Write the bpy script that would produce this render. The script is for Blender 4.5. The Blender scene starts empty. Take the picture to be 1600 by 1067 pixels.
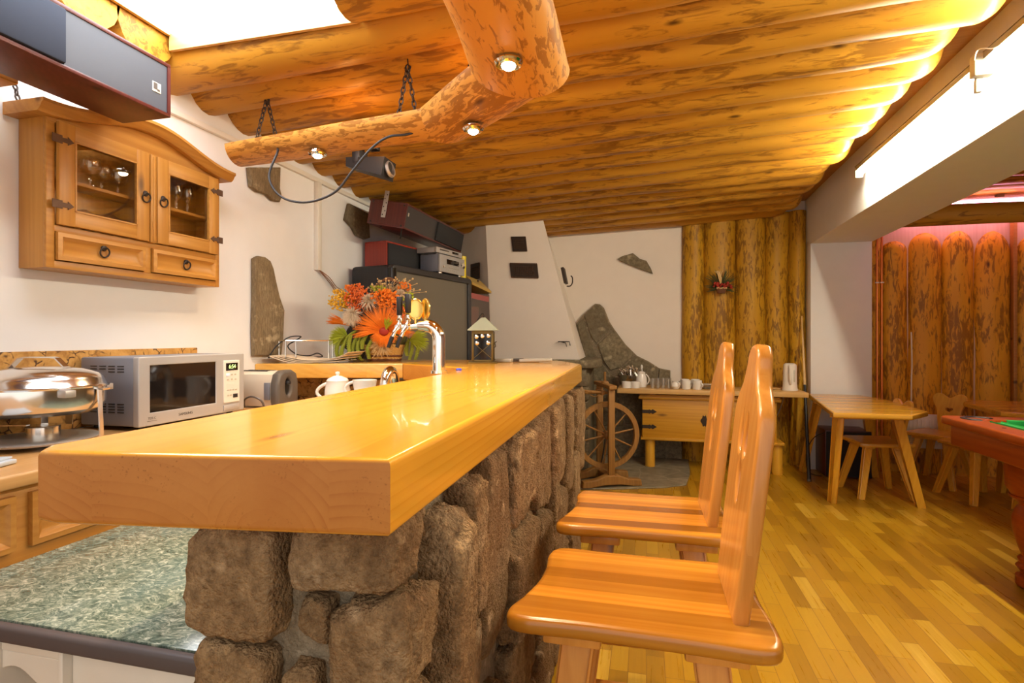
import bpy, bmesh, math, random
from mathutils import Vector, Matrix, noise
from mathutils.geometry import tessellate_polygon
C = bpy.context.scene.collection
SC = bpy.context.scene
PI = math.pi
random.seed(7)
# ---------------------------------------------------------------- camera, world, exposure
YAW = math.atan(210/850.0)
cd = bpy.data.cameras.new('camera'); cam = bpy.data.objects.new('camera', cd); C.objects.link(cam)
cam.location = (0, 0, 1.30); cam.rotation_euler = (PI/2, 0, YAW)
cd.sensor_width = 36; cd.lens = 19.125; cd.shift_y = -0.0041; cd.clip_start = 0.02
SC.camera = cam
w = bpy.data.worlds.new('world'); SC.world = w; w.use_nodes = True
w.node_tree.nodes['Background'].inputs[0].default_value = (1.0, 0.93, 0.84, 1)
w.node_tree.nodes['Background'].inputs[1].default_value = 1.25
SC.view_settings.view_transform = 'Standard'; SC.view_settings.look = 'None'
SC.view_settings.gamma = 1.0; SC.view_settings.use_curve_mapping = False
SC.view_settings.exposure = 0.22
SC.cycles.use_denoising = True
SC.cycles.max_bounces = 8; SC.cycles.diffuse_bounces = 4; SC.cycles.glossy_bounces = 4
SC.cycles.transparent_max_bounces = 24; SC.cycles.sample_clamp_indirect = 6
SC.cycles.caustics_reflective = False; SC.cycles.caustics_refractive = False
SKY_E, TUBE_E, SPOT_W, PINK_E = 10.5, 230.0, 42.0, 22.0
HEAT = (1.0, 0.66, 0.32)

# ---------------------------------------------------------------- material helpers
MATS = {}
class NT:
    def __init__(s, name):
        s.m = bpy.data.materials.new(name); s.m.use_nodes = True
        s.t = s.m.node_tree; s.b = s.t.nodes['Principled BSDF']
        MATS[name] = s.m
    def n(s, typ, **kw):
        nd = s.t.nodes.new(typ)
        for k, v in kw.items():
            if k[0] == 'i' and k[1:].isdigit(): s.set(nd.inputs[int(k[1:])], v)
            elif k in nd.inputs: s.set(nd.inputs[k], v)
            else: setattr(nd, k, v)
        return nd
    def set(s, sock, v):
        if isinstance(v, bpy.types.NodeSocket): s.t.links.new(v, sock)
        else:
            if isinstance(v, tuple) and len(v) == 3 and sock.type == 'RGBA': v = (*v, 1)
            sock.default_value = v
    def math(s, op, a, b=0.0, c=0.0): return s.n('ShaderNodeMath', operation=op, i0=a, i1=b, i2=c).outputs[0]
    def obj(s, rnd=True):
        o = s.n('ShaderNodeTexCoord').outputs['Object']
        if rnd:
            r = s.n('ShaderNodeObjectInfo').outputs['Random']
            o = s.n('ShaderNodeVectorMath', operation='MULTIPLY_ADD', i0=r, i1=(17.0, 23.0, 31.0), i2=o).outputs[0]
        return o
    def map(s, v, scale): return s.n('ShaderNodeMapping', Vector=v, Scale=scale).outputs[0]
    def noise(s, v, scale, detail=3.0, rough=0.5, dist=0.0):
        return s.n('ShaderNodeTexNoise', Vector=v, Scale=scale, Detail=detail, Roughness=rough, Distortion=dist).outputs[0]
    def ramp(s, f, stops):
        r = s.n('ShaderNodeValToRGB', Fac=f); e = r.color_ramp.elements
        while len(e) < len(stops): e.new(0.5)
        for el, (p, c) in zip(e, stops): el.position = p; el.color = (*c, 1) if len(c) == 3 else c
        return r.outputs[0]
    def step(s, f, a, b):
        return s.n('ShaderNodeMapRange', Value=f, i1=a, i2=b).outputs[0]
    def mix(s, f, a, b, mode='MIX'):
        m = s.n('ShaderNodeMix', data_type='RGBA', blend_type=mode)
        s.set(m.inputs[0], f); s.set(m.inputs[6], a); s.set(m.inputs[7], b); return m.outputs[2]
    def bump(s, h, strength=0.3, dist=0.01):
        s.set(s.b.inputs['Normal'], s.n('ShaderNodeBump', Height=h, Strength=strength, Distance=dist).outputs[0])
    def out(s, col=None, rough=None, metal=None, spec=None, coat=None):
        for k, v in (('Base Color', col), ('Roughness', rough), ('Metallic', metal), ('Specular IOR Level', spec), ('Coat Weight', coat)):
            if v is not None: s.set(s.b.inputs[k], v)
        return s.m

def plain(name, col, rough=0.5, metal=0.0, spec=0.5, coat=0.0, var=0.06):
    s = NT(name)
    n = s.noise(s.obj(), 9.0, 4.0)
    c = s.mix(n, tuple(max(0, x*(1-var)) for x in col), tuple(min(1, x*(1+var)) for x in col))
    return s.out(c, rough, metal, spec, coat)

def axscale(axis, along, across):
    return tuple(along if a == axis else across for a in 'XYZ')

def wood(name, c1, c2, axis='Y', rough=0.35, coat=0.0, stave=None, freq=1.0, var=0.35, spec=0.5):
    """flat-sawn timber: streaks along an axis, optional glued staves (axis letter, width)"""
    s = NT(name); o = s.obj()
    vec = o; shade = None
    if stave:
        sx = s.n('ShaderNodeSeparateXYZ', Vector=o).outputs['XYZ'.index(stave[0])]
        idx = s.math('FLOOR', s.math('DIVIDE', sx, stave[1]))
        wn = s.n('ShaderNodeTexWhiteNoise', noise_dimensions='1D', W=idx)
        shade = wn.outputs[0]
        vec = s.n('ShaderNodeVectorMath', operation='MULTIPLY_ADD', i0=wn.outputs[1], i1=(9.0, 9.0, 9.0), i2=o).outputs[0]
    big = s.noise(s.map(vec, axscale(axis, 0.5*freq, 9*freq)), 1.0, 3, 0.5, 1.2)
    fine = s.noise(s.map(vec, axscale(axis, 3*freq, 110*freq)), 1.0, 4, 0.6, 0.3)
    ring = s.n('ShaderNodeTexWave', bands_direction='DIAGONAL', Vector=s.map(vec, axscale(axis, 0.25*freq, 9*freq)), Scale=2.2, Distortion=6.0, Detail=2.0, i4=1.0).outputs[1]
    f = s.math('ADD', s.math('MULTIPLY', big, 0.55), s.math('ADD', s.math('MULTIPLY', fine, 0.42), s.math('MULTIPLY', ring, 0.14)))
    c = s.ramp(f, [(0.25, c2), (0.75, c1)])
    if shade is not None:
        c = s.mix(s.math('MULTIPLY', shade, var), c, tuple(x*0.45 for x in c2))
    vor = s.n('ShaderNodeTexVoronoi', Vector=s.map(vec, axscale(axis, 1.6, 5.0)), Scale=1.0).outputs[0]
    k = s.step(vor, 0.10, 0.03)
    c = s.mix(k, c, tuple(x*0.35 for x in c2))
    s.bump(fine, 0.06, 0.004)
    return s.out(c, rough, None, spec, coat)

def logmat(name, axis, c1, c2, dark, amount=0.5, rough=0.45, pf=(5.0, 22.0), soft=0.09):
    """peeled log with brown bark remnants and knots"""
    s = NT(name); o = s.obj()
    big = s.noise(s.map(o, axscale(axis, 0.6, 3.0)), 1.0, 3, 0.5, 0.6)
    patch = s.noise(s.map(o, axscale(axis, *pf)), 1.0, 4, 0.62, 0.8)
    reg = s.noise(s.map(o, axscale(axis, 1.2, 2.5)), 1.3, 2)
    f = s.math('ADD', patch, s.math('MULTIPLY', s.math('SUBTRACT', reg, 0.5), 0.45))
    th = 0.66 - 0.16*amount
    m = s.step(f, th-soft*0.2, th+soft)
    c = s.ramp(big, [(0.3, c2), (0.7, c1)])
    fine = s.noise(s.map(o, axscale(axis, 2.0, 60.0)), 1.0, 3, 0.6)
    c = s.mix(s.math('MULTIPLY', fine, 0.35), c, c2)
    c = s.mix(s.math('MULTIPLY', m, 0.75), c, dark)
    vor = s.n('ShaderNodeTexVoronoi', Vector=s.map(o, axscale(axis, 1.1, 3.4)), Scale=1.6, i8=1.0).outputs[0]
    c = s.mix(s.step(vor, 0.085, 0.03), c, tuple(x*0.5 for x in dark))
    h = s.math('ADD', s.math('MULTIPLY', m, -0.12), s.math('ADD', s.noise(s.map(o, axscale(axis, 3.0, 9.0)), 1.0, 3), s.step(vor, 0.2, 0.0)))
    s.bump(h, 0.35, 0.012)
    return s.out(c, rough, None, 0.25)

def slabwood(name, c1, c2, dark):
    """thick glued boards running along Y: growth rings in three dimensions"""
    s = NT(name); o = s.obj(False)
    sp = s.n('ShaderNodeSeparateXYZ', Vector=o)
    wv = s.noise(s.map(o, (2.0, 0.5, 2.0)), 1.0, 2)
    bx = s.math('DIVIDE', sp.outputs[0], 0.165); idx = s.math('FLOOR', bx)
    wn = s.n('ShaderNodeTexWhiteNoise', noise_dimensions='1D', W=idx)
    xl = s.math('MULTIPLY', s.math('SUBTRACT', s.math('FRACT', bx), s.math('MULTIPLY_ADD', wn.outputs[0], 0.6, 0.2)), 0.165)
    zl = s.math('SUBTRACT', sp.outputs[2], s.math('MULTIPLY_ADD', wn.outputs[0], 0.30, 0.88))
    zl = s.math('MULTIPLY_ADD', sp.outputs[1], s.math('MULTIPLY_ADD', wn.outputs[0], 0.03, -0.015), zl)
    zl = s.math('MULTIPLY_ADD', wv, 0.05, zl); xl = s.math('MULTIPLY_ADD', wv, 0.03, xl)
    r = s.math('SQRT', s.math('ADD', s.math('MULTIPLY', xl, xl), s.math('MULTIPLY', zl, zl)))
    ph = s.math('FRACT', s.math('MULTIPLY_ADD', s.noise(s.map(o, (5.0, 0.5, 5.0)), 1.0, 2), 2.5, s.math('MULTIPLY', r, 62.0)))
    late = s.math('POWER', ph, 3.0)
    fine = s.noise(s.map(o, (150.0, 3.0, 150.0)), 1.0, 3)
    c = s.mix(s.math('MULTIPLY', late, s.math('MULTIPLY', s.step(s.noise(s.map(o, (9.0, 0.6, 9.0)), 1.0, 2), 0.35, 0.65), 0.85)), c1, c2)
    c = s.mix(s.math('MULTIPLY', fine, 0.35), c, c2)
    big = s.noise(s.map(o, (7.0, 0.8, 7.0)), 1.0, 3, 0.5, 0.8)
    c = s.mix(s.math('MULTIPLY', s.step(big, 0.45, 0.75), 0.6), c, c2)
    ny = s.math('ABSOLUTE', s.n('ShaderNodeSeparateXYZ', Vector=s.n('ShaderNodeNewGeometry').outputs['Normal']).outputs[1])
    c = s.mix(s.step(ny, 0.6, 0.9), c, s.mix(1.0, c, (0.58, 0.46, 0.80), 'MULTIPLY'))
    vor = s.n('ShaderNodeTexVoronoi', Vector=s.map(o, (6.0, 1.8, 6.0)), Scale=1.0).outputs[0]
    c = s.mix(s.step(vor, 0.12, 0.04), c, dark)
    spk = s.math('MULTIPLY', s.math('MULTIPLY', s.step(ny, 0.6, 0.9), 0.7), s.math('MULTIPLY', s.step(s.noise(o, 260.0, 1), 0.64, 0.70), s.step(s.noise(o, 14.0, 2), 0.48, 0.60)))
    c = s.mix(spk, c, dark)
    return s.out(c, s.math('MULTIPLY_ADD', s.step(ny, 0.6, 0.9), 0.35, s.math('MULTIPLY_ADD', big, 0.15, 0.12)), None, 0.35, s.math('MULTIPLY_ADD', s.step(ny, 0.6, 0.9), -0.22, 0.22))

# ---------------------------------------------------------------- materials
plain('plaster', (0.79, 0.785, 0.80), 0.9, var=0.03)
plain('plaster_warm', (0.80, 0.73, 0.66), 0.9, var=0.03)
logmat('log_ceiling', 'X', (0.58, 0.300, 0.034), (0.42, 0.190, 0.016), (0.18, 0.070, 0.008), 0.80, pf=(5.5, 30.0))
logmat('log_wall', 'Z', (0.62, 0.345, 0.024), (0.45, 0.22, 0.012), (0.14, 0.055, 0.006), 1.0, pf=(9.0, 40.0))
logmat('log_alcove', 'Z', (0.82, 0.42, 0.028), (0.66, 0.29, 0.014), (0.20, 0.072, 0.008), 0.95, pf=(8.0, 36.0))
logmat('log_lamp', 'X', (0.70, 0.36, 0.085), (0.60, 0.27, 0.045), (0.26, 0.095, 0.014), 1.0, pf=(13.0, 44.0), soft=0.05)
slabwood('bar_pine', (0.78, 0.40, 0.042), (0.60, 0.245, 0.018), (0.24, 0.08, 0.008))
wood('pine_cabinet', (0.50, 0.235, 0.045), (0.35, 0.135, 0.018), 'Y', 0.4)
wood('pine_cabinet_v', (0.50, 0.235, 0.045), (0.35, 0.135, 0.018), 'Z', 0.4)
wood('pine_worktop', (0.66, 0.38, 0.15), (0.52, 0.26, 0.08), 'Y', 0.35, stave=('X', 0.07), var=0.2)
wood('stool_seat', (0.68, 0.31, 0.034), (0.46, 0.155, 0.010), 'X', 0.25, 0.2, stave=('Y', 0.05), var=1.0)
wood('stool_back', (0.64, 0.29, 0.062), (0.48, 0.175, 0.022), 'Z', 0.25, 0.2, stave=('Y', 0.07), var=0.3)
wood('stool_leg', (0.66, 0.30, 0.065), (0.50, 0.19, 0.030), 'Z', 0.3, 0.2)
wood('table_pine', (0.76, 0.41, 0.040), (0.58, 0.26, 0.018), 'X', 0.25, 0.3, stave=('Y', 0.09), var=0.25)
wood('table_leg', (0.76, 0.41, 0.040), (0.60, 0.27, 0.018), 'Z', 0.3, 0.2)
wood('chest_pine', (0.64, 0.33, 0.024), (0.46, 0.19, 0.010), 'X', 0.4)
wood('shelf_pine', (0.66, 0.42, 0.16), (0.54, 0.30, 0.09), 'X', 0.45)
wood('old_wood', (0.34, 0.165, 0.032), (0.19, 0.080, 0.014), 'Z', 0.6)
wood('mahogany', (0.110, 0.020, 0.016), (0.055, 0.009, 0.008), 'Z', 0.35)
wood('billiard_wood', (0.32, 0.060, 0.005), (0.20, 0.028, 0.003), 'Y', 0.35, 0.0, spec=0.25)
wood('black_wood', (0.020, 0.018, 0.022), (0.010, 0.009, 0.012), 'Z', 0.5)
wood('board_dark', (0.46, 0.20, 0.035), (0.34, 0.13, 0.020), 'X', 0.5)
wood('board_wall', (0.74, 0.52, 0.38), (0.62, 0.40, 0.28), 'Z', 0.6)
def parquet():
    s = NT('parquet'); o = s.n('ShaderNodeTexCoord').outputs['Object']
    v = s.n('ShaderNodeMapping', Vector=o, Rotation=(0, 0, PI/2)).outputs[0]
    b = s.n('ShaderNodeTexBrick', Vector=v, Color1=(0, 0, 0), Color2=(1, 1, 1), Mortar=(0.5, 0.5, 0.5), Scale=1.0)
    b.inputs['Mortar Size'].default_value = 0.0012; b.inputs['Brick Width'].default_value = 0.36; b.inputs['Row Height'].default_value = 0.07
    b.offset = 0.37; b.offset_frequency = 3
    f = s.noise(s.map(o, (70.0, 3.0, 1.0)), 1.0, 4, 0.6)
    g = s.math('ADD', s.math('MULTIPLY', b.outputs[0], 0.72), s.math('MULTIPLY', f, 0.34))
    c = s.ramp(g, [(0.12, (0.27, 0.130, 0.007)), (0.5, (0.42, 0.22, 0.010)), (0.8, (0.49, 0.275, 0.016)), (1.0, (0.66, 0.43, 0.07))])
    c = s.mix(b.outputs[1], c, (0.22, 0.10, 0.015))
    return s.out(c, s.math('MULTIPLY_ADD', f, 0.2, 0.20), None, 0.5)
parquet()
def stone(name, a, b, c3, sc, bumpd=0.02, layer=(1, 1, 1), rough=0.85):
    s = NT(name); o = s.obj(False)
    n1 = s.noise(o, 4.0*sc, 5, 0.6); n2 = s.noise(s.map(o, layer), 26.0*sc, 5, 0.7)
    c = s.ramp(n1, [(0.30, a), (0.52, b), (0.72, c3)])
    c = s.mix(s.step(n2, 0.35, 0.75), c, tuple(x*0.42 for x in a))
    isl = s.n('ShaderNodeNewGeometry').outputs['Random Per Island']
    c = s.mix(s.math('MULTIPLY', isl, 0.55), c, tuple(x*0.45 for x in a))
    c = s.mix(s.math('MULTIPLY', s.step(s.noise(o, 9.0*sc, 3), 0.62, 0.75), 0.6), c, tuple(min(1, x*1.5+0.03) for x in c3))
    s.bump(s.math('ADD', n2, s.noise(o, 90.0*sc, 3)), 0.8, bumpd)
    return s.out(c, rough, None, 0.25)
stone('field_stone', (0.32, 0.185, 0.085), (0.48, 0.31, 0.155), (0.60, 0.43, 0.25), 1.8, 0.03)
stone('mortar', (0.40, 0.31, 0.20), (0.48, 0.38, 0.26), (0.54, 0.44, 0.31), 2.5, 0.012, rough=0.95)
stone('slate', (0.235, 0.185, 0.115), (0.30, 0.245, 0.155), (0.37, 0.31, 0.20), 1.2, 0.008)
stone('wall_stone', (0.31, 0.22, 0.12), (0.41, 0.30, 0.17), (0.49, 0.38, 0.23), 1.6, 0.012, (3, 3, 0.6))
def hearth():
    s = NT('hearth_slate'); o = s.n('ShaderNodeTexCoord').outputs['Object']
    v = s.n('ShaderNodeTexVoronoi', feature='DISTANCE_TO_EDGE', Vector=o, Scale=3.4).outputs[0]
    cc = s.n('ShaderNodeTexVoronoi', Vector=o, Scale=3.4).outputs[1]
    n = s.noise(o, 12.0, 4)
    c = s.ramp(n, [(0.3, (0.17, 0.14, 0.095)), (0.7, (0.30, 0.255, 0.175))])
    c = s.mix(s.math('MULTIPLY', s.n('ShaderNodeSeparateColor', i0=cc).outputs[0], 0.5), c, (0.12, 0.10, 0.06))
    c = s.mix(s.step(v, 0.03, 0.0), c, (0.30, 0.26, 0.18))
    s.bump(n, 0.3); return s.out(c, 0.6)
hearth()
def cork():
    s = NT('cork'); o = s.obj(False)
    n = s.noise(o, 22.0, 5, 0.65, 0.5)
    c = s.ramp(n, [(0.30, (0.30, 0.13, 0.025)), (0.5, (0.52, 0.27, 0.065)), (0.7, (0.64, 0.36, 0.11))])
    v = s.n('ShaderNodeTexVoronoi', feature='DISTANCE_TO_EDGE', Vector=s.n('ShaderNodeVectorMath', operation='MULTIPLY_ADD', i0=s.n('ShaderNodeTexNoise', Vector=o, Scale=20.0).outputs[1], i1=(0.05, 0.05, 0.05), i2=o).outputs[0], Scale=26.0).outputs[0]
    k = s.math('MULTIPLY', s.step(v, 0.10, 0.03), s.step(s.noise(o, 16.0, 3), 0.47, 0.56))
    c = s.mix(k, c, (0.06, 0.02, 0.006)); return s.out(c, 0.8)
cork()
def marble():
    s = NT('green_marble'); o = s.obj(False)
    d = s.n('ShaderNodeTexNoise', Vector=o, Scale=6.0, Detail=4.0).outputs[1]
    o2 = s.n('ShaderNodeVectorMath', operation='MULTIPLY_ADD', i0=d, i1=(0.12, 0.12, 0.12), i2=o).outputs[0]
    n = s.noise(s.map(o2, (48.0, 80.0, 48.0)), 1.0, 6, 0.75, 0.9)
    big = s.noise(o, 3.5, 3)
    c = s.ramp(n, [(0.34, (0.045, 0.075, 0.058)), (0.47, (0.13, 0.18, 0.14)), (0.56, (0.28, 0.33, 0.26)), (0.68, (0.62, 0.66, 0.54))])
    c = s.mix(s.math('MULTIPLY', s.step(big, 0.5, 0.7), 0.35), c, (0.14, 0.24, 0.26))
    return s.out(c, 0.13, None, 0.6)
marble()
plain('edge_grey', (0.075, 0.062, 0.066), 0.45)
plain('cream_paint', (0.72, 0.66, 0.58), 0.5, var=0.08)
plain('steel', (0.78, 0.75, 0.72), 0.16, 1.0, var=0.03)
plain('chrome', (0.90, 0.87, 0.82), 0.06, 1.0, var=0.01)
plain('brushed', (0.50, 0.48, 0.47), 0.38, 0.65, var=0.03)
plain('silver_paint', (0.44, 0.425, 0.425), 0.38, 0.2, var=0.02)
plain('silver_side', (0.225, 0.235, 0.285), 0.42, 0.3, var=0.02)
plain('black', (0.012, 0.011, 0.013), 0.45)
plain('black_gloss', (0.010, 0.008, 0.008), 0.06, var=0.0)
plain('black_cloth', (0.016, 0.015, 0.017), 0.9)
plain('navy_cloth', (0.020, 0.028, 0.050), 0.9)
plain('speaker_front', (0.070, 0.080, 0.102), 0.5, 0.1)
plain('screen_grey', (0.155, 0.135, 0.105), 0.35, var=0.02)
plain('tv_frame', (0.030, 0.028, 0.030), 0.4)
plain('white_china', (0.80, 0.77, 0.73), 0.15, var=0.01)
plain('white_plastic', (0.76, 0.72, 0.66), 0.35, var=0.02)
plain('cream_plastic', (0.60, 0.52, 0.42), 0.3, var=0.02)
plain('grey_plastic', (0.10, 0.085, 0.075), 0.35)
plain('radiator_white', (0.80, 0.76, 0.70), 0.35, var=0.01)
plain('iron', (0.045, 0.030, 0.022), 0.55, 0.6)
plain('iron_hinge', (0.11, 0.055, 0.030), 0.55, 0.5, var=0.3)
plain('brass', (0.80, 0.52, 0.16), 0.16, 1.0)
plain('gold', (0.90, 0.62, 0.18), 0.22, 1.0)
plain('copper', (0.72, 0.22, 0.06), 0.3, 0.9)
plain('aged_brass', (0.17, 0.115, 0.035), 0.4, 0.7, var=0.3)
plain('verdigris', (0.50, 0.56, 0.42), 0.5, 0.2, var=0.15)
plain('green_felt', (0.010, 0.30, 0.055), 0.95)
plain('green_felt_dark', (0.006, 0.16, 0.03), 0.95)
plain('paper', (0.70, 0.56, 0.40), 0.8, var=0.1)
plain('magazine', (0.55, 0.62, 0.70), 0.4, var=0.2)
plain('yellow_can', (0.85, 0.70, 0.03), 0.35, var=0.15)
plain('lid_gold', (0.52, 0.34, 0.08), 0.4, 0.2)
plain('blue', (0.02, 0.06, 0.70), 0.4)
plain('red_strip', (0.75, 0.10, 0.12), 0.5)
plain('brown_wire', (0.22, 0.09, 0.04), 0.5)
plain('batten', (0.16, 0.13, 0.09), 0.5, 0.3)
plain('cue_wood', (0.62, 0.40, 0.16), 0.3)
plain('remote_grey', (0.50, 0.47, 0.40), 0.4)
plain('display_smoke', (0.22, 0.12, 0.10), 0.12, var=0.35)
plain('wicker', (0.62, 0.38, 0.11), 0.7, var=0.4)
plain('wicker_dark', (0.13, 0.045, 0.015), 0.7, var=0.4)
plain('twig', (0.20, 0.09, 0.045), 0.7, var=0.3)
plain('petal_orange', (0.90, 0.22, 0.012), 0.7, var=0.25)
plain('flower_red', (0.34, 0.020, 0.007), 0.7, var=0.3)
plain('berry_orange', (0.82, 0.16, 0.02), 0.5, var=0.35)
plain('berry_yellow', (0.85, 0.46, 0.02), 0.5, var=0.3)
plain('flower_white', (0.76, 0.64, 0.48), 0.8, var=0.12)
plain('straw', (0.70, 0.50, 0.24), 0.8, var=0.2)
plain('moss_green', (0.22, 0.25, 0.02), 0.9, var=0.35)
plain('lime_green', (0.42, 0.48, 0.03), 0.8, var=0.25)
plain('foliage_dark', (0.07, 0.075, 0.02), 0.9, var=0.3)
def emit(name, col, e):
    s = NT(name); s.out((0.8, 0.8, 0.8), 0.5)
    s.set(s.b.inputs['Emission Color'], col); s.set(s.b.inputs['Emission Strength'], e); return s.m
emit('sky_pane', (0.93, 0.965, 1.0), SKY_E)
emit('tube_white', (1.0, 0.90, 0.66), TUBE_E)
emit('tube_pink', (1.0, 0.40, 0.58), PINK_E)
emit('bulb', (1.0, 0.88, 0.66), 30.0)
emit('display_green', (0.45, 1.0, 0.02), 1.2)
emit('button_blue', (0.05, 0.35, 0.8), 0.25)
def thin_glass(name, tint=(1, 1, 1), f0=0.10, rough=0.02, dens=0.0, edge=0.6):
    s = NT(name); t = s.t
    tr = s.n('ShaderNodeBsdfTransparent', Color=tint); gl = s.n('ShaderNodeBsdfGlossy', Color=(1, 1, 1), Roughness=rough)
    lw = s.n('ShaderNodeLayerWeight', Blend=0.35)
    f = s.math('MULTIPLY_ADD', s.math('POWER', lw.outputs[1], 2.0), edge, f0)
    mx = s.n('ShaderNodeMixShader'); s.set(mx.inputs[0], f); s.set(mx.inputs[1], tr.outputs[0]); s.set(mx.inputs[2], gl.outputs[0])
    s.set(t.nodes['Material Output'].inputs[0], mx.outputs[0]); return s.m
thin_glass('glass_pane', (0.97, 0.95, 0.92), 0.07, 0.01, edge=0.45)
thin_glass('glassware', (0.96, 0.95, 0.92), 0.16, 0.10, edge=0.8)
thin_glass('case_glass', (0.72, 0.52, 0.46), 0.14, 0.04, edge=0.5)
# ---------------------------------------------------------------- mesh helpers
class MB:
    def __init__(s): s.v = []; s.f = []
    def add(s, v, f):
        n = len(s.v); s.v += [tuple(p) for p in v]; s.f += [[i+n for i in q] for q in f]; return s
    def bm(s, b, M=None):
        b.verts.ensure_lookup_table(); b.verts.index_update()
        s.add([(M @ v.co if M else v.co) for v in b.verts], [[v.index for v in f.verts] for f in b.faces]); b.free(); return s
    def box(s, c, d, bevel=0.0, rot=None, seg=2):
        b = bmesh.new(); bmesh.ops.create_cube(b, size=1.0)
        for v in b.verts: v.co = Vector((v.co.x*d[0], v.co.y*d[1], v.co.z*d[2]))
        if bevel: bmesh.ops.bevel(b, geom=b.edges[:], offset=min(bevel, min(d)*0.45), segments=seg, affect='EDGES', profile=0.5)
        M = Matrix.Translation(c)
        if rot is not None: M = M @ rot
        return s.bm(b, M)
    def bar(s, p0, p1, w, h, w1=None, h1=None, bevel=0.0, up=(0, 0, 1)):
        """square-section bar from p0 to p1, optionally tapering"""
        p0, p1 = Vector(p0), Vector(p1); d = (p1-p0); L = d.length; d.normalize()
        u = Vector(up)
        if abs(d.dot(u)) > 0.97: u = Vector((0, 1, 0))
        x = d.cross(u).normalized(); y = x.cross(d).normalized(); w1 = w1 or w; h1 = h1 or h
        b = bmesh.new(); bmesh.ops.create_cube(b, size=1.0)
        for v in b.verts:
            t = v.co.z+0.5; ww = w+(w1-w)*t; hh = h+(h1-h)*t
            v.co = p0 + d*(t*L) + x*(v.co.x*ww) + y*(v.co.y*hh)
        if bevel: bmesh.ops.bevel(b, geom=b.edges[:], offset=bevel, segments=2, affect='EDGES', profile=0.5)
        bmesh.ops.recalc_face_normals(b, faces=b.faces[:])
        return s.bm(b)
    def loft(s, rings, closed=True, cap=True):
        n = len(rings[0]); v = [p for r in rings for p in r]; f = []
        for i in range(len(rings)-1):
            for j in range(n if closed else n-1):
                k = (j+1) % n
                f.append([i*n+j, i*n+k, (i+1)*n+k, (i+1)*n+j])
        if cap: f.append(list(range(n))[::-1]); f.append([(len(rings)-1)*n+j for j in range(n)])
        return s.add(v, f)
    def cyl(s, p0, p1, r0, r1=None, n=16, cap=True):
        return s.tube([p0, p1], [r0, r1 if r1 is not None else r0], n, cap)
    def tube(s, pts, r, n=10, cap=True, closed=False):
        pts = [Vector(p) for p in pts]; m = len(pts); rings = []; prev = None
        for i, p in enumerate(pts):
            if closed: d = pts[(i+1) % m]-pts[i-1]
            else: d = pts[min(i+1, m-1)]-pts[max(i-1, 0)]
            d.normalize()
            if prev is None:
                u = Vector((0, 0, 1)) if abs(d.z) < 0.9 else Vector((1, 0, 0))
                x = d.cross(u).normalized()
            else:
                x = (prev-d*prev.dot(d)).normalized()
            prev = x; y = d.cross(x)
            rr = r[i] if isinstance(r, (list, tuple)) else r
            rings.append([p+(x*math.cos(2*PI*j/n)+y*math.sin(2*PI*j/n))*rr for j in range(n)])
        if closed: rings.append(rings[0])
        return s.loft(rings, True, cap and not closed)
    def lathe(s, prof, c=(0, 0, 0), n=24, M=None, sx=1.0, sy=1.0):
        """prof: list of (radius, z)"""
        c = Vector(c); rings = []
        for r, z in prof:
            r = max(r, 1e-4)
            rings.append([Vector((math.cos(2*PI*j/n)*r*sx, math.sin(2*PI*j/n)*r*sy, z)) for j in range(n)])
        if M: rings = [[M @ p for p in g] for g in rings]
        return s.loft([[p+c for p in g] for g in rings], True, True)
    def ball(s, c, r, n=8, sc=(1, 1, 1)):
        m = max(4, n//2+1)
        prof = [(math.sin(PI*i/m)*r, -math.cos(PI*i/m)*r*sc[2]) for i in range(m+1)]
        return s.lathe(prof, c, n, sx=sc[0], sy=sc[1])
    def rock(s, c, d, n=7, k=5.0, amp=0.012, seed=0, rot=None, freq=9.0, facets=0):
        b = bmesh.new(); bmesh.ops.create_cube(b, size=2.0)
        bmesh.ops.subdivide_edges(b, edges=b.edges[:], cuts=n, use_grid_fill=True)
        off = Vector((seed*3.7, seed*1.3, seed*2.9)); planes = []
        if facets:
            rg = random.Random(seed*13+5)
            for _ in range(facets):
                nr = Vector((rg.uniform(-1, 1), rg.uniform(-1, 1), rg.uniform(-1, 1))).normalized()
                ext = abs(nr.x)*d[0]/2+abs(nr.y)*d[1]/2+abs(nr.z)*d[2]/2
                planes.append((nr, ext*rg.uniform(0.74, 0.95)))
        for v in b.verts:
            p = v.co; q = (abs(p.x)**k+abs(p.y)**k+abs(p.z)**k)**(1.0/k); p = p/q
            w = Vector((p.x*d[0]/2, p.y*d[1]/2, p.z*d[2]/2))
            for nr, hh in planes:
                e = w.dot(nr)-hh
                if e > 0: w = w-nr*e*0.92
            if rot is not None: w = rot @ w
            nn = w.normalized()
            a = noise.fractal((w+Vector(c))*freq*0.45+off, 1.0, 2.0, 2)*amp*(0.9 if facets else 2.2) + noise.fractal((w+Vector(c))*freq*3.5+off, 0.7, 2.0, 4)*amp*0.8
            v.co = w + nn*a
        return s.bm(b, Matrix.Translation(c))
    def shape(s, outs, thick, bevel=0.0, o=(0, 0, 0), u=(1, 0, 0), v=(0, 1, 0), res=2):
        """flat outline(s) with holes, extruded symmetric about the u-v plane through o"""
        cu = bpy.data.curves.new('tmp', 'CURVE'); cu.dimensions = '2D'; cu.fill_mode = 'BOTH'
        cu.extrude = max(thick/2-bevel, 0); cu.bevel_depth = bevel; cu.bevel_resolution = res; cu.offset = -bevel
        for pts in outs:
            sp = cu.splines.new('POLY'); sp.points.add(len(pts)-1); sp.use_cyclic_u = True
            for p, q in zip(sp.points, pts): p.co = (q[0], q[1], 0, 1)
        return s.curve(cu, o, u, v)
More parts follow.
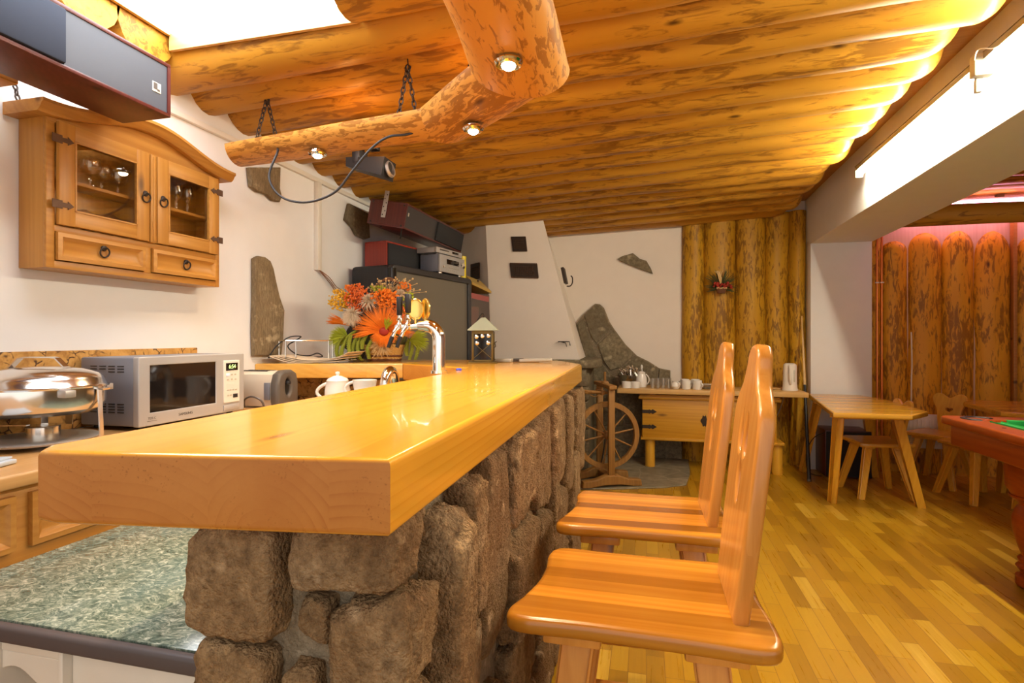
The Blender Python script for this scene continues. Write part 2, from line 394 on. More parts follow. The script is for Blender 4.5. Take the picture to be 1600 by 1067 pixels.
    def curve(s, cu, o, u, v):
        ob = bpy.data.objects.new('tmp', cu); C.objects.link(ob)
        dg = bpy.context.evaluated_depsgraph_get(); me = bpy.data.meshes.new_from_object(ob.evaluated_get(dg))
        u, v, o = Vector(u).normalized(), Vector(v).normalized(), Vector(o); w_ = u.cross(v)
        s.add([o+u*p.co.x+v*p.co.y+w_*p.co.z for p in me.vertices], [list(p.vertices) for p in me.polygons])
        bpy.data.objects.remove(ob); bpy.data.curves.remove(cu); bpy.data.meshes.remove(me); return s
    def text(s, body, size, o, u, v, ext=0.0005, align='CENTER'):
        cu = bpy.data.curves.new('tmp', 'FONT'); cu.body = body; cu.size = size; cu.extrude = ext; cu.align_x = align; cu.align_y = 'CENTER'
        return s.curve(cu, o, u, v)
    def xf(s, M):
        s.v = [tuple(M @ Vector(p)) for p in s.v]; return s
    def mesh(s, name, mat, ang=38):
        me = bpy.data.meshes.new(name); me.from_pydata([tuple(p) for p in s.v], [], s.f); me.validate(); me.update()
        if isinstance(mat, str): mat = MATS[mat]
        me.materials.append(mat)
        me.polygons.foreach_set('use_smooth', [True]*len(me.polygons)); me.set_sharp_from_angle(angle=math.radians(ang))
        return me

def root_of(o):
    p = Vector((0, 0, 0))
    while o: p += o.location; o = o.parent
    return p
def obj(name, mb, mat, parent=None, world=True, loc=None, ang=38, label=None):
    """link a mesh object; world=True: vertices are in room coordinates"""
    if parent is not None and world:
        off = root_of(parent); mb.v = [(p[0]-off.x, p[1]-off.y, p[2]-off.z) for p in mb.v]
    o = bpy.data.objects.new(name, mb.mesh(name, mat, ang)); C.objects.link(o)
    if parent is not None: o.parent = parent
    if loc is not None: o.location = loc
    if label: o['label'] = label
    return o
def tag(o, label, cat, group=None):
    o['label'] = label; o['category'] = cat
    if group: o['group'] = group
    return o
def thing(name, label, cat, loc=(0, 0, 0), rotz=0.0, group=None):
    o = bpy.data.objects.new(name, None); C.objects.link(o); o.empty_display_size = 0.05
    o.location = loc; o.rotation_euler = (0, 0, rotz)
    return tag(o, label, cat, group)
def struct(name, mb=None, mat=None, loc=(0, 0, 0)):
    if mb is None:
        o = bpy.data.objects.new(name, None); C.objects.link(o); o.location = loc
    else: o = obj(name, mb, mat)
    o['kind'] = 'structure'; return o
def solo(name, mb, mat, label, cat, group=None, origin=None):
    """a thing that is one mesh; origin: its base point in room coordinates"""
    if origin is not None: mb.v = [(p[0]-origin[0], p[1]-origin[1], p[2]-origin[2]) for p in mb.v]
    return tag(obj(name, mb, mat, None, loc=origin), label, cat, group)
def dup(r, loc, rotz=None, label=None, group=None):
    def rec(o, par):
        c = o.copy(); C.objects.link(c)
        if par is not None: c.parent = par
        for ch in list(o.children): rec(ch, c)
        return c
    n = rec(r, None); n.location = loc
    if rotz is not None: n.rotation_euler = (0, 0, rotz)
    if label: n['label'] = label
    if group: n['group'] = group
    return n
def arc(cx, cy, r, a0, a1, n=6):
    return [(cx+r*math.cos(math.radians(a0+(a1-a0)*i/n)), cy+r*math.sin(math.radians(a0+(a1-a0)*i/n))) for i in range(n+1)]
def rrect(x0, y0, x1, y1, r, n=4):
    return arc(x1-r, y1-r, r, 0, 90, n)+arc(x0+r, y1-r, r, 90, 180, n)+arc(x0+r, y0+r, r, 180, 270, n)+arc(x1-r, y0+r, r, 270, 360, n)
def spline(pts, n=8):
    """Catmull-Rom through points"""
    pts = [Vector(p) for p in pts]; out = []
    for i in range(len(pts)-1):
        p0 = pts[max(i-1, 0)]; p1 = pts[i]; p2 = pts[i+1]; p3 = pts[min(i+2, len(pts)-1)]
        for j in range(n):
            t = j/n; out.append(0.5*((2*p1)+(p2-p0)*t+(2*p0-5*p1+4*p2-p3)*t*t+(3*p1-p0-3*p2+p3)*t**3))
    return out+[pts[-1]]
def chain(mb, p0, p1, link=0.032, r=0.0032):
    p0, p1 = Vector(p0), Vector(p1); d = p1-p0; L = d.length; d.normalize(); n = max(2, int(L/(link*0.72)))
    x = d.cross(Vector((0, 1, 0.3))).normalized(); y = d.cross(x)
    for i in range(n):
        c = p0+d*L*(i+0.5)/n; a = x if i % 2 else y
        mb.tube([c+a*math.cos(t*PI/4)*link*0.26+d*math.sin(t*PI/4)*link*0.5 for t in range(8)], r, 5, closed=True)
    return mb
def spot(name, loc, target, watt, col, size=1.2, blend=0.6, rad=0.03, parent=None):
    l = bpy.data.lights.new(name, 'SPOT'); l.energy = watt; l.color = col; l.spot_size = size; l.spot_blend = blend; l.shadow_soft_size = rad
    o = bpy.data.objects.new(name, l); C.objects.link(o); o.location = loc
    o.rotation_euler = (Vector(target)-Vector(loc)).to_track_quat('-Z', 'Y').to_euler()
    return o
def point(name, loc, watt, col, rad=0.03):
    l = bpy.data.lights.new(name, 'POINT'); l.energy = watt; l.color = col; l.shadow_soft_size = rad
    o = bpy.data.objects.new(name, l); C.objects.link(o); o.location = loc; return o
WALL = -2.25          # left wall
BACK = 6.10           # back wall
BEAM0, BEAM1 = 1.57, 2.105
def ceil_z(x, y): return 2.48+0.043*(x-0.367)-0.030*(y-6.1)
def beam_z(y): return 2.22+0.018*(5.95-y)
# ================================================================ THE SETTING
m = MB().box((1.5, 2.1, -0.05), (8.4, 8.4, 0.10)); struct('floor', m, 'parquet')
pts = [(-0.9, 4.55), (-0.25, 4.72), (0.16, 4.87), (0.34, 5.0), (0.40, 5.4), (0.43, 6.02), (-0.9, 6.02)]
m = MB().shape([pts], 0.014, 0.004, (0, 0, 0.0065)); struct('floor_hearth', m, 'hearth_slate')
wl = struct('wall_left', MB().box((WALL-0.06, 2.6, 1.40), (0.12, 7.2, 2.8)), 'plaster')
obj('cork_panel', MB().box((WALL+0.006, 1.45, 1.09), (0.012, 1.75, 0.314), 0.003), 'cork', wl, label='strip of mottled brown cork behind the worktop')
m = MB().box((WALL+0.012, 2.6, 2.40), (0.024, 7.0, 0.030), 0.004)
struct('trim_1', m, 'white_plastic')
m = MB().box((WALL+0.016, 3.375, 2.08), (0.032, 0.048, 0.62), 0.004)
struct('trim_2', m, 'white_plastic')
wb = struct('wall_back', MB().box((1.6, BACK+0.06, 1.45), (8.2, 0.12, 2.9)), 'plaster_warm')
def log_z(x0, x1, z0, z1, y, depth, seed, top=None, nz=26, na=18):
    """upright round log seen as its front half and a bit more"""
    cx, a = (x0+x1)/2, (x1-x0)/2*1.05; rings = []
    zs = [z0+(z1-top-z0)*i/nz for i in range(nz)]+[z1-top+top*math.sin(PI/2*i/10) for i in range(11)] if top else [z0+(z1-z0)*i/nz for i in range(nz+1)]
    for z in zs:
        k = 1.0; zz = z
        if top:                       # rounded head
            zt = z1-top
            if z > zt: k = max(0.0, 1-((z-zt)/top)**2.2)**0.5*0.99+0.01
        ring = []
        for j in range(na+1):
            th = PI+PI*j/na
            wob = 1+0.07*noise.noise(Vector((seed*5.1+math.cos(th)*0.8, z*1.7, seed+math.sin(th)*0.8)))
            ring.append((cx+math.cos(th)*a*wob*k+0.012*noise.noise(Vector((seed, z*0.9, 3))), y+math.sin(th)*depth*wob*(0.35+0.65*k), zz))
        rings.append(ring)
    return MB().loft(rings, closed=True, cap=True)
xs = [0.372, 0.592, 0.90, 1.19, 1.415, 1.572]
for i in range(5):
    obj('log', log_z(xs[i], xs[i+1], 0.0, ceil_z((xs[i]+xs[i+1])/2, 6.0)+0.05, BACK+0.005, 0.105, 11+i), 'log_wall', wb)
ps = struct('pillar_right', MB().box(((BEAM0+BEAM1)/2, 6.0, 1.13), (BEAM1-BEAM0, 0.19, 2.26), 0.004), 'plaster')
b = MB()
sec = lambda y: [(BEAM0, y, beam_z(y)), (BEAM1, y, beam_z(y)), (BEAM1, y, 2.98), (BEAM0, y, 2.98)]
b.loft([sec(-1.4), sec(BACK)]); struct('beam_right', b, 'plaster')
# back wall of the room beyond the beam: round-headed logs before a board wall
wa = struct('wall_alcove', MB().box((3.35, BACK-0.02, 1.40), (2.48, 0.03, 2.8)), 'board_wall')
alc = [(2.125, 2.235, 2.8, 0), (2.238, 2.465, 2.24, .10), (2.468, 2.755, 2.31, .17), (2.757, 3.022, 2.315, .19), (3.024, 3.312, 2.30, .24),
       (3.335, 3.58, 2.24, .22), (3.60, 3.86, 2.31, .2), (3.88, 4.14, 2.27, .2), (4.16, 4.44, 2.3, .2)]
for i, (a, c, zt, tp) in enumerate(alc):
    obj('log', log_z(a, c, 0.0, zt, BACK-0.005, 0.10, 31+i, tp), 'log_alcove', wa)
obj('batten', MB().box((3.315, 6.03, 1.3), (0.03, 0.06, 2.6), 0.004), 'board_dark', wa)
struct('wall_right', MB().box((4.62, 2.6, 1.4), (0.12, 7.2, 2.8)), 'plaster_warm')
# ceiling of round logs lying across the room
SKX0, SKX1, SKY0, SKY1 = -2.10, -1.14, 0.75, 2.03
def log_x(x0, x1, y0, y1, seed, round_end=0.0, n=30, na=20, zf=ceil_z):
    yc = (y0+y1)/2; r = (y1-y0)/2*1.10; rings = []; L = x1-x0
    us = [L*i/n for i in range(n+1)]
    if round_end: us = [u for u in us if u < L-round_end]+[L-round_end*(1-math.sin(PI/2*i/7)) for i in range(8)]
    for u in us:
        x = x0+u; k = 1.0
        if round_end and u > L-round_end: k = math.sqrt(max(0, 1-((u-(L-round_end))/round_end)**2))*0.93+0.07
        zc = zf(x, yc)+r; ring = []
        yo = 0.014*noise.noise(Vector((x*0.8, seed, 1.7))); zo = 0.014*noise.noise(Vector((x*0.9, seed, 9.7)))
        for j in range(na):
            th = 2*PI*j/na
            wob = 1+0.08*noise.noise(Vector((x*1.6, math.cos(th)*0.9+seed*3.3, math.sin(th)*0.9)))
            ring.append((x, yc+yo+math.cos(th)*r*wob*k, zc+zo+math.sin(th)*r*wob*(k*0.9+0.1 if math.sin(th) < 0 else 1)))
        rings.append(ring)
    return MB().loft(rings)
ce = struct('ceiling')
step = 0.256
for k in range(-10, 16):
    y0 = SKY1+step*k; y1 = y0+step
    if y1 < -0.6: continue
    re_ = 0.13+0.03*math.sin(k*2.1); xe = 1.42+0.03*math.sin(k*3.7)
    if k == 15: y1 = BACK+0.02
    if y1 <= SKY1+0.01 and y0 >= SKY0-0.05:
        obj('log', log_x(WALL-0.02, SKX0, y0, y1, 51+k, n=6), 'log_ceiling', ce)
        obj('log', log_x(SKX1, xe, y0, y1, 91+k, re_), 'log_ceiling', ce)
    else:
        obj('log', log_x(WALL-0.02, xe, y0, y1, 51+k, re_), 'log_ceiling', ce)
b = MB(); T = 0.16
def slabq(x0, x1, y0, y1):
    q = [(x0, y0), (x1, y0), (x1, y1), (x0, y1)]
    b.loft([[(x, y, ceil_z(x, y)+T) for x, y in q], [(x, y, ceil_z(x, y)+T+0.05) for x, y in q]])
slabq(WALL-0.1, SKX0, -0.9, BACK+0.1); slabq(SKX1, BEAM0+0.02, -0.9, BACK+0.1); slabq(SKX0, SKX1, SKY1, BACK+0.1); slabq(SKX0, SKX1, -0.9, SKY0)
obj('deck_board', b, 'board_dark', ce)
# skylight: white lined shaft with a bright pane
wn = struct('window_1')
b = MB(); cx, cy = (SKX0+SKX1)/2, (SKY0+SKY1)/2; LX, LY = SKX1-SKX0, SKY1-SKY0
b.box((cx, SKY1-0.016, 2.675), (LX-0.03, 0.016, 0.17)).box((cx, SKY0+0.016, 2.70), (LX-0.03, 0.016, 0.14)).box((SKX0+0.016, cy, 2.715), (0.016, LY-0.05, 0.12)).box((SKX1-0.016, cy, 2.715), (0.016, LY-0.05, 0.12))
obj('lining', b, 'shelf_pine', wn)
obj('pane', MB().box((cx, cy, 2.672), (LX-0.05, LY-0.05, 0.012)), 'sky_pane', wn)
# ceiling beyond the beam, its cross log and the pink tube behind it
ca = struct('ceiling_alcove', MB().box((3.3, 2.6, 2.78), (2.6, 7.2, 0.06)), 'board_dark')
for k in range(8):
    y1 = BACK-0.22*k; y0 = y1-0.22
    obj('log', log_x(BEAM1-0.02, 4.55, y0, y1, 131+k, zf=lambda x, y: 2.62), 'log_ceiling', ca)
obj('cross_log', MB().xf(Matrix()).add(*(lambda q: (q.v, q.f))(log_x(BEAM1-0.02, 4.55, 5.22, 5.38, 151, zf=lambda x, y: 2.235))), 'log_ceiling', ca)
pk = thing('fluorescent_tube_light', 'pink glowing fluorescent tube above the round logs beyond the white beam', 'light', (3.1, 5.92, 2.50))
obj('tube', MB().cyl((2.40, 5.92, 2.535), (3.95, 5.92, 2.535), 0.017, n=12), 'tube_pink', pk)
obj('batten', MB().box((3.17, 5.95, 2.575), (1.66, 0.04, 0.03), 0.004), 'white_plastic', pk)
obj('bracket', MB().box((3.17, 5.965, 2.60), (0.06, 0.04, 0.04), 0.004), 'batten', pk)
# fluorescent fitting at the top of the white beam
fl = thing('fluorescent_fitting', 'white glowing fluorescent fitting running along the top of the white beam', 'light', (1.51, 3.72, 2.60))
def fy(y): return ceil_z(1.5, y)-0.02
obj('tube', MB().cyl((1.50, 4.42, fy(4.42)-0.075), (1.50, 3.02, fy(3.02)-0.085), 0.014, n=12), 'tube_white', fl)
obj('batten', MB().bar((1.515, 4.46, fy(4.46)-0.03), (1.515, 2.98, fy(2.98)-0.035), 0.065, 0.035, bevel=0.004), 'batten', fl)
obj('end_bracket', MB().box((1.505, 2.96, fy(2.96)-0.05), (0.08, 0.05, 0.10), 0.006).box((1.50, 2.98, fy(2.98)-0.13), (0.03, 0.03, 0.07), 0.006), 'remote_grey', fl)
obj('end_bracket', MB().box((1.505, 4.46, fy(4.46)-0.06), (0.05, 0.025, 0.07), 0.004), 'remote_grey', fl)
f2 = thing('fluorescent_fitting', 'second white fluorescent fitting on the beam, at the picture edge beyond the bracket', 'light', (1.51, 2.1, 2.63))
obj('tube', MB().cyl((1.50, 2.86, fy(2.86)-0.075), (1.50, 1.46, fy(1.46)-0.085), 0.014, n=12), 'tube_white', f2)
obj('batten', MB().bar((1.515, 2.90, fy(2.9)-0.03), (1.515, 1.42, fy(1.42)-0.035), 0.065, 0.035, bevel=0.004), 'batten', f2)
solo('cable', MB().tube(spline([(1.47, 2.95, fy(2.95)-0.03), (1.44, 2.86, fy(2.86)-0.02), (1.46, 2.78, fy(2.78)-0.06), (1.50, 2.76, fy(2.76)-0.04)]), 0.003, 6), 'white_plastic',
     'thin white lead looping at the fluorescent bracket', 'cable')
# ================================================================ BAR
bar = thing('bar_counter', 'long bar with thick varnished pine top on a rough fieldstone base', 'bar counter', (-0.56, 1.9, 0.0))
ZT, TH = 1.145, 0.10
top = [(-0.315, 0.632), (-0.358, 3.10)]+[(-0.372, 3.17), (-0.53, 3.52), (-0.60, 3.55)]+[(-1.405, 3.55), (-1.405, 2.985), (-0.895, 2.655), (-0.846, 2.17), (-0.838, 0.60), (-0.815, 0.572), (-0.78, 0.568)]
obj('countertop', MB().shape([top], TH, 0.010, (0, 0, ZT-TH/2), res=3), 'bar_pine', bar)
side = [(-1.408, 2.985), (-1.408, 3.55), (-2.247, 3.55), (-2.247, 2.76)]
def slabside():
    s = wood('bar_pine_side', (0.80, 0.46, 0.10), (0.66, 0.32, 0.055), 'X', 0.18, 0.4, stave=('Y', 0.16), var=0.2); return s
slabside()
obj('side_countertop', MB().shape([side], 0.088, 0.008, (0, 0, ZT-0.044-0.0005), res=3), 'bar_pine_side', bar)
core = [(-0.372, 0.735), (-0.40, 3.06), (-0.56, 3.46), (-1.4, 3.50), (-1.4, 3.08), (-0.74, 2.75), (-0.685, 0.74)]
b = MB().shape([core], 1.04, 0.0, (0, 0, 0.525))
obj('mortar_base', b, 'mortar', bar)
obj('back_panel', MB().box((-1.83, 3.04, 0.56), (0.85, 0.04, 0.96)), 'cork', bar, label='dark cork panel under the side top')
st = MB(); sd = 0
def front(x0, x1, z0, z1, out=0.045, k=5.0, amp=0.010):
    """stone set in the end of the bar that faces -Y"""
    global sd; sd += 1; D = 0.12
    st.rock(((x0+x1)/2, 0.735-out+D/2, (z0+z1)/2), (x1-x0-0.004, D, z1-z0-0.004), 15, k+5, amp*0.62, sd, Matrix.Rotation(0.05*math.sin(sd*2.3), 3, 'Y'), facets=11)
front(-0.690, -0.532, 0.842, 1.022, 0.050)
front(-0.513, -0.335, 0.933, 1.030, 0.050, 4.5)
front(-0.505, -0.450, 0.845, 0.915, 0.030)
front(-0.435, -0.315, 0.790, 0.922, 0.040, 3.4, 0.016)
front(-0.460, -0.420, 0.740, 0.900, 0.025)
front(-0.685, -0.550, 0.690, 0.832, 0.040, 3.6)
front(-0.535, -0.470, 0.700, 0.812, 0.030, 3.6)
front(-0.43, -0.32, 0.64, 0.775, 0.04, 4)
zz = 0.63
for row in range(3):
    x = -0.69
    while x < -0.36:
        wd = random.uniform(0.09, 0.2); wd = min(wd, -0.315-x)
        front(x, x+wd-0.018, zz-0.19, zz-0.015, random.uniform(.025, .05), 4.2, .013); x += wd
    zz -= 0.205
def sidest(y0, y1, z0, z1, out=0.035, k=4.5, amp=0.012):
    """stone set in the long side of the bar that faces +X"""
    global sd; sd += 1; D = 0.12
    xf_ = -0.372-0.012*((y0+y1)/2-0.735)
    st.rock((xf_+out-D/2, (y0+y1)/2, (z0+z1)/2), (D, y1-y0-0.006, z1-z0-0.004), 14, k+5, amp*0.7, sd, Matrix.Rotation(0.05*math.sin(sd*1.7), 3, 'X'), facets=11)
sidest(0.690, 0.790, 0.935, 1.036, 0.030); sidest(0.690, 0.762, 0.62, 0.925, 0.050); sidest(0.69, 0.80, 0.40, 0.60, .05); sidest(.69, .79, .02, .38, .05)
sidest(0.775, 0.83, 0.60, 0.80, 0.012); sidest(0.80, 0.845, 1.0, 1.036, 0.02)
sidest(0.842, 0.945, 0.60, 0.995, 0.080); sidest(0.968, 1.068, 0.765, 1.030, 0.068); sidest(0.975, 1.075, 0.50, 0.735, .06)
sidest(1.10, 1.30, 0.60, 1.040, 0.052, 5)
sidest(1.325, 1.62, 0.80, 1.040, 0.066, 4, 0.024); sidest(1.34, 1.66, 0.51, 0.775, 0.072, 4, 0.028)
sidest(1.65, 1.93, 0.72, 1.040, 0.058, 4.5, 0.020); sidest(1.69, 1.96, 0.43, 0.70, 0.062, 4.5, 0.022)
sidest(1.965, 2.06, 0.60, 1.040, 0.070); sidest(2.10, 2.36, 0.70, 1.040, 0.050); sidest(2.0, 2.38, 0.43, 0.675, 0.06)
sidest(2.40, 2.60, 0.60, 1.040, 0.062); sidest(2.64, 2.82, 0.74, 1.040, 0.075); sidest(2.62, 2.86, 0.43, 0.71, 0.065); sidest(2.86, 3.08, 0.56, 1.040, 0.065)
y = 0.82
while y < 3.0:
    wd = random.uniform(0.16, 0.34); z = 0.50 if y < 1.9 else 0.41
    zb = random.uniform(0.2, 0.28)
    sidest(y, y+wd-0.02, zb+0.01, z-0.01, random.uniform(.03, .06), 4, .016); sidest(y, y+wd-0.02, 0.0, zb-0.01, random.uniform(.03, .06), 4, .016); y += wd
obj('stone_cladding', st, 'field_stone', bar, ang=60)
# beer tap on the bar
tp = thing('beer_tap', 'chrome beer tap column with two black handles and gold medallions on the bar', 'beer tap', (-0.868, 2.20, ZT))
cx, cy = -0.868, 2.20
zt = ZT+0.205
pts = [(cx, cy, ZT), (cx, cy, ZT+0.13)]+[(cx-0.058+0.058*math.cos(a), cy, ZT+0.147+0.058*math.sin(a)) for a in [PI/2*i/7 for i in range(8)]]
obj('column', MB().tube(pts, 0.028, 20).cyl((cx, cy, ZT), (cx, cy, ZT+0.012), 0.036, n=20), 'chrome', tp)
hx = cx-0.058
obj('manifold', MB().cyl((hx-0.0, cy, zt), (hx-0.035, cy, zt), 0.024, 0.020, 16).cyl((hx-0.03, cy, zt), (hx-0.140, cy-0.008, zt-0.008), 0.013, n=14), 'chrome', tp)
for i, dx in enumerate((-0.080, -0.120)):
    x = hx+dx; z = zt-0.006
    fb = MB().cyl((x, cy, z), (x, cy-0.035, z), 0.013, n=12).lathe([(0.010, 0), (0.014, 0.006), (0.009, 0.014), (0.014, 0.022), (0.010, 0.034), (0.010, 0.045)], (x, cy-0.012, z+0.008), 12)
    fb.tube([(x, cy-0.03, z), (x-0.008, cy-0.045, z-0.02), (x-0.016, cy-0.05, z-0.045)], 0.009, 10)
    obj('faucet', fb, 'chrome', tp)
    obj('spout', MB().tube([(x-0.015, cy-0.05, z-0.04), (x-0.032, cy-0.055, z-0.088)], [0.010, 0.008], 10), 'black', tp, label='black rubber spout')
    zh = z+0.05+(0.012 if i == 0 else 0)
    obj('tap_handle', MB().lathe([(0.009, 0), (0.012, 0.004), (0.0135, 0.05), (0.0145, 0.078), (0.012, 0.083)], (x, cy-0.012, zh), 14), 'black', tp, label='black tap handle')
for dx, ang in ((-0.050, 0.15), (-0.004, -0.62)):
    x = hx+dx
    R = Matrix.Rotation(ang, 4, 'Z') @ Matrix.Rotation(PI/2, 4, 'X')
    md = MB().lathe([(0.0, -0.004), (0.031, -0.004), (0.035, -0.002), (0.035, 0.003), (0.032, 0.005), (0.028, 0.003), (0.0, 0.003)], (x, cy, zt+0.072), 28, M=R, sy=1.36)
    md.cyl((x, cy, zt+0.008), (x, cy, zt+0.035), 0.006, n=10)
    obj('medallion', md, 'gold', tp, label='oval gold medallion')
# bottle cap on the bar by the tap
solo('bottle_cap', MB().lathe([(0.013, 0), (0.014, 0.004), (0.011, 0.009), (0.0, 0.010)], (0, 0, 0), 16), 'blue', 'small blue cap lying on the bar behind the beer tap', 'cap', origin=None).location = (-0.855, 2.42, ZT)
# two bar stools
def stool():
    r = thing('bar_stool', 'pine bar stool nearest the front, beside the bar end', 'bar stool', (0, 0, 0))
    SZ = 0.76
    out = spline([(-0.246, -0.10, 0), (-0.262, -0.155, 0), (-0.235, -0.188, 0), (-0.10, -0.185, 0), (0.10, -0.188, 0), (0.205, -0.192, 0), (0.243, -0.165, 0), (0.244, -0.08, 0), (0.236, 0.0, 0),
                  (0.238, 0.09, 0), (0.235, 0.16, 0), (0.205, 0.182, 0), (0.08, 0.182, 0), (-0.10, 0.184, 0), (-0.185, 0.188, 0), (-0.220, 0.172, 0), (-0.230, 0.13, 0), (-0.224, 0.06, 0), (-0.228, -0.02, 0), (-0.246, -0.10, 0)], 4)[:-1]
    obj('seat', MB().shape([[(p.x, p.y) for p in out]], 0.034, 0.012, (0, 0, SZ-0.017), res=3), 'stool_seat', r, False)
    # backrest: shaped board with three slots, leaning back
    half = [(0.118, 0.0), (0.128, 0.10), (0.134, 0.22), (0.137, 0.34), (0.130, 0.395), (0.104, 0.428), (0.074, 0.452), (0.056, 0.482), (0.046, 0.512), (0.026, 0.529), (0.0, 0.533)]
    hp = spline([(x, y, 0) for x, y in half], 4)
    o = [(p.x, p.y) for p in hp]+[(-p.x, p.y) for p in hp[::-1][1:]]
    def leaf(cx, cy, L, W, up):
        q = []
        for i in range(20):
            a = 2*PI*i/20; yy = math.sin(a); q.append((cx+math.cos(a)*W*(1-0.35*yy*up), cy+yy*L))
        return q
    holes = [leaf(-0.026, 0.345, 0.042, 0.015, 1), leaf(0.026, 0.345, 0.042, 0.015, 1), leaf(0, 0.245, 0.042, 0.015, -1)]
    lean = Vector((0.112, 0, 1)).normalized()
    obj('backrest', MB().shape([o]+holes, 0.031, 0.009, (0.180, 0, SZ-0.004), (0, 1, 0), lean, res=3), 'stool_back', r, False)
    for sx in (-1, 1):
        obj('cleat', MB().box((sx*0.135, 0, SZ-0.034-0.016), (0.115, 0.30, 0.032), 0.006), 'stool_leg', r, False)
        for sy in (-1, 1):
            obj('leg', MB().bar((sx*0.125, sy*0.085, SZ-0.05), (sx*0.215, sy*0.165, 0.0), 0.058, 0.040, 0.046, 0.036, 0.005, up=(0, 1, 0)), 'stool_leg', r, False)
    for sy in (-1, 1): obj('stretcher', MB().bar((-0.18, sy*0.136, 0.27), (0.18, sy*0.136, 0.27), 0.045, 0.024, bevel=0.004), 'stool_leg', r, False)
    obj('footrest', MB().bar((-0.178, -0.14, 0.25), (-0.178, 0.14, 0.25), 0.03, 0.045, bevel=0.004), 'stool_leg', r, False)
    return r
s1 = stool(); s1.location = (-0.008, 1.21, 0); s1['group'] = 'bar stools along the bar'
s2 = dup(s1, (0.0, 1.755, 0), 0.02, 'pine bar stool standing behind the nearest stool, further along the bar')
# ================================================================ KITCHEN SIDE
CT = 0.93
solo('wooden_worktop', MB().shape([[(WALL+0.002, 0.2), (-1.655, 0.2), (-1.655, 2.40), (-1.02, 2.42), (-0.97, 2.70), (-1.39, 2.98), (WALL+0.002, 2.73)]], 0.04, 0.008, (0, 0, CT-0.02), res=2), 'pine_worktop',
     'pale pine worktop under the microwave and chafing dish along the white wall', 'worktop', origin=(-1.95, 1.4, CT-0.04))
bc = thing('base_cabinet', 'pine base cabinet with panelled drawers below the worktop on the left wall', 'cabinet', (-1.97, 1.4, 0.0))
obj('carcass', MB().box((-1.966, 1.46, 0.445), (0.55, 2.5, 0.88), 0.004), 'pine_cabinet', bc)
def panel_front(y0, y1, z0, z1, x, d=0.018, fr=0.035, nx=1.0):
    """framed front with bevelled sunk panel, facing +X"""
    b = MB(); q = lambda i, dx: [(x+dx*nx, y0+i, z0+i), (x+dx*nx, y1-i, z0+i), (x+dx*nx, y1-i, z1-i), (x+dx*nx, y0+i, z1-i)]
    return b.loft([q(0, 0), q(0, d), q(fr*0.45, d+0.002), q(fr*0.6, d-0.004), q(fr, d-0.013)], cap=True)
yy = [0.30, 0.72, 1.14, 1.56, 1.98, 2.38]
for i in range(5):
    obj('drawer', panel_front(yy[i]+0.02, yy[i+1]-0.02, 0.715, 0.865, -1.691), 'pine_cabinet', bc)
    obj('door', panel_front(yy[i]+0.02, yy[i+1]-0.02, 0.06, 0.665, -1.691), 'pine_cabinet_v', bc)
# cream cabinet with marble-patterned top closing the passage behind the bar
cc = thing('cream_cabinet', 'cream painted cabinet with scalloped valance under the green marble-patterned top', 'cabinet', (-1.18, 1.3, 0.0))
MZ = 0.69
b = MB(); x0, x1 = -1.655, -0.80
b.box(((x0+x1)/2, 1.46, 0.32), (x1-x0, 0.90, 0.62)).box((-1.525, 0.93, 0.32), (0.26, 0.10, 0.64), 0.003).box((-1.20, 0.93, 0.32), (0.012, 0.09, 0.64), 0.002).box((-1.295, 0.925, 0.625), (0.19, 0.05, 0.035), 0.002).box((-1.295, 0.925, 0.03), (0.19, 0.05, 0.06), 0.002).box((-1.00, 0.94, 0.64), (0.40, 0.06, 0.012)).box((-1.295, 0.97, 0.30), (0.2, 0.05, 0.012))
obj('carcass', b, 'cream_paint', cc)
val = [(-1.394, 0.605), (-1.206, 0.605), (-1.206, 0.535)]+[(-1.206-0.188*t, 0.540+0.014*math.sin(t*PI*2.2+2.6)+0.024*t) for t in [i/14 for i in range(15)]]
obj('valance', MB().shape([val], 0.016, 0.002, (0, 0.912, 0), (1, 0, 0), (0, 0, 1)), 'cream_paint', cc)
obj('door', MB().box((-1.0, 0.915, 0.335), (0.385, 0.022, 0.575), 0.003), 'cream_paint', cc)
obj('knob', MB().lathe([(0.006, 0), (0.007, 0.012), (0.016, 0.02), (0.012, 0.03), (0, 0.031)], (-1.075, 0.905, 0.545), 14, M=Matrix.Rotation(PI/2, 4, 'X')), 'black', cc)
mt = thing('marble_patterned_worktop', 'green white marble-patterned worktop with a dark grey front edge, left of the stone base', 'worktop', (-1.2, 1.3, MZ-0.04))
obj('surface', MB().box((-1.221, 1.66, MZ-0.016), (0.866, 1.56, 0.032), 0.001), 'green_marble', mt)
obj('front_edge', MB().shape([rrect(-0.012, -0.018, 0.012, 0.018, 0.008)], 0.866, 0, (-1.221, 0.868, MZ-0.0195), (0, 1, 0), (0, 0, 1)), 'edge_grey', mt, label='dark grey rounded front edge')
